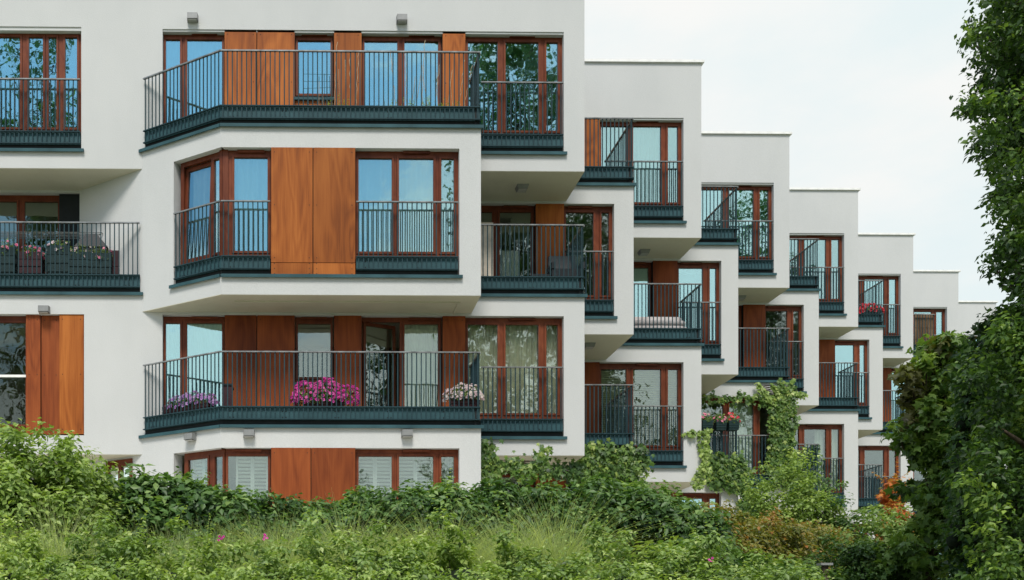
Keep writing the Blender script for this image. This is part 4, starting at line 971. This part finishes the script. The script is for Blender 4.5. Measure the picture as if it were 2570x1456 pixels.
# ------------------------------------------------------------------ trees
# maple in the right foreground
ym = 13.5; rngm = []
prof = [(860, 2385, 30), (890, 2360, 50), (920, 2345, 70), (960, 2350, 80), (1000, 2345, 72), (1040, 2360, 75), (1085, 2370, 65), (1090, 2275, 22), (1125, 2350, 62), (1140, 2300, 25), (1165, 2395, 50), (1200, 2395, 50), (1225, 2295, 30), (1240, 2375, 65), (1280, 2370, 60), (1320, 2355, 75), (1360, 2340, 90), (1400, 2325, 105), (1440, 2310, 115)]
for py, c, w in prof:
    for _ in range(15 if w > 35 else 6):
        yy = ym+rng.uniform(-.45, .55); px_ = c+rng.uniform(-w, w); rngm.append((X(px_, yy), yy, Z(py+rng.uniform(-24, 24), yy, px_), px_, py))
rm = np.array(rngm); red = (rm[:, 4] < 1070) & (rm[:, 3] < 2320+rng.normal(0, 18, len(rm)))
limbtree('maple_tree', 'maple tree with bronze upper leaves in front of the right balconies', 'tree', (X(2335, ym), ym, 1.9), rm[:, :3], .16, 42, .105, [('crown', M['maple'], ~red), ('bronze_crown', M['maple_r'], red)], LOBE, .07, (X(2335, ym), ym, Z(880, ym, 2335)), nlimb=60, up=.5, droop=.8, core=False)
# tall dark tree at the right edge
yt = 9.5; pts = []
edge = [(-260, 2440), (0, 2465), (60, 2425), (120, 2420), (200, 2425), (290, 2430), (360, 2445), (420, 2475), (500, 2480), (560, 2475), (620, 2478), (690, 2490), (740, 2520), (775, 2500), (820, 2440), (880, 2430), (960, 2410), (1060, 2420), (1200, 2400), (1320, 2400), (1460, 2390)]
ep, ex = [a for a, b in edge], [b for a, b in edge]
for py in np.arange(-250, 1470, 12):
    e = np.interp(py, ep, ex)+26+16*math.sin(py*.045)+rng.normal(0, 12)
    for _ in range(11):
        px_ = e+rng.random()**.95*(2760-e); yy = yt+rng.uniform(-.7, .9); pts.append((X(px_, yy), yy, Z(py+rng.uniform(-8, 8), yy, px_)))
pts = np.array(pts)
limbtree('dark_tree', 'tall dark leafy tree filling the right edge of the view', 'tree', (X(2660, yt), yt, 1.5), pts, .15, 44, .062, [('crown', M['treed'], np.ones(len(pts), bool))], LEAF, .16, (X(2640, yt), yt, Z(-200, yt, 2640)), nlimb=110, core=X(2580, yt), patch=.22)
# lower evergreen mass between maple and tree
ye = 11.0; pts = []
for py in np.arange(830, 1470, 14):
    e = np.interp(py, [830, 900, 1000, 1200, 1460], [2490, 2425, 2420, 2400, 2385])
    for _ in range(9): px_ = rng.uniform(e, 2680); yy = ye+rng.uniform(-.4, .5); pts.append((X(px_, yy), yy, Z(py, yy, px_)))
pts = np.array(pts)
limbtree('evergreen_tree', 'shaded evergreen standing behind the tall dark tree', 'tree', (X(2560, ye), ye, 1.7), pts, .2, 50, .075, [('crown', M['hedge_d'], np.ones(len(pts), bool))], LEAF, .1, (X(2560, ye), ye, Z(850, ye, 2560)), nlimb=30, patch=.2)

# trees behind the viewpoint, seen mirrored in the windows
def far_tree(x, y, h, r, label, n=260, seed=0, squ=1.0):
    d = unit(rng.normal(0, 1, (n, 3))); rr = rng.random(n)**.4
    P = np.stack([x+d[:, 0]*r*rr, y+d[:, 1]*r*rr, h*.60+d[:, 2]*h*.36*rr], 1)
    P[:, :2] += (rng.normal(0, .4, (n, 2)))
    limbtree('leafy_tree', label, 'tree', (x, y, 0), P, .9, 30, .34, [('crown', M['hedge_d'], np.ones(n, bool))], LEAF, .28, (x, y, h*.8), 'trees mirrored in the windows', nlimb=30, core=False)
lab = 'tall leafy tree mirrored in the window glass'
far_tree(9.9, -2, 33, 3.4, lab, 360)
far_tree(14.5, -3, 25, 2.7, lab, 420)
far_tree(19.6, -6, 14, 2.6, lab, 200)
far_tree(-11.5, -3, 32, 2.0, lab, 200)
far_tree(28.5, -2, 34, 4.2, lab, 380)
for x, y, h, r_ in ((-8, -22, 10, 3.5), (-2, -24, 11, 4), (4, -22, 12, 4), (9, -18, 13, 3.5), (22, -14, 13, 3.5), (38, -8, 15, 4), (-15, -22, 12, 4)):
    far_tree(x, y, h, r_, lab, 150)
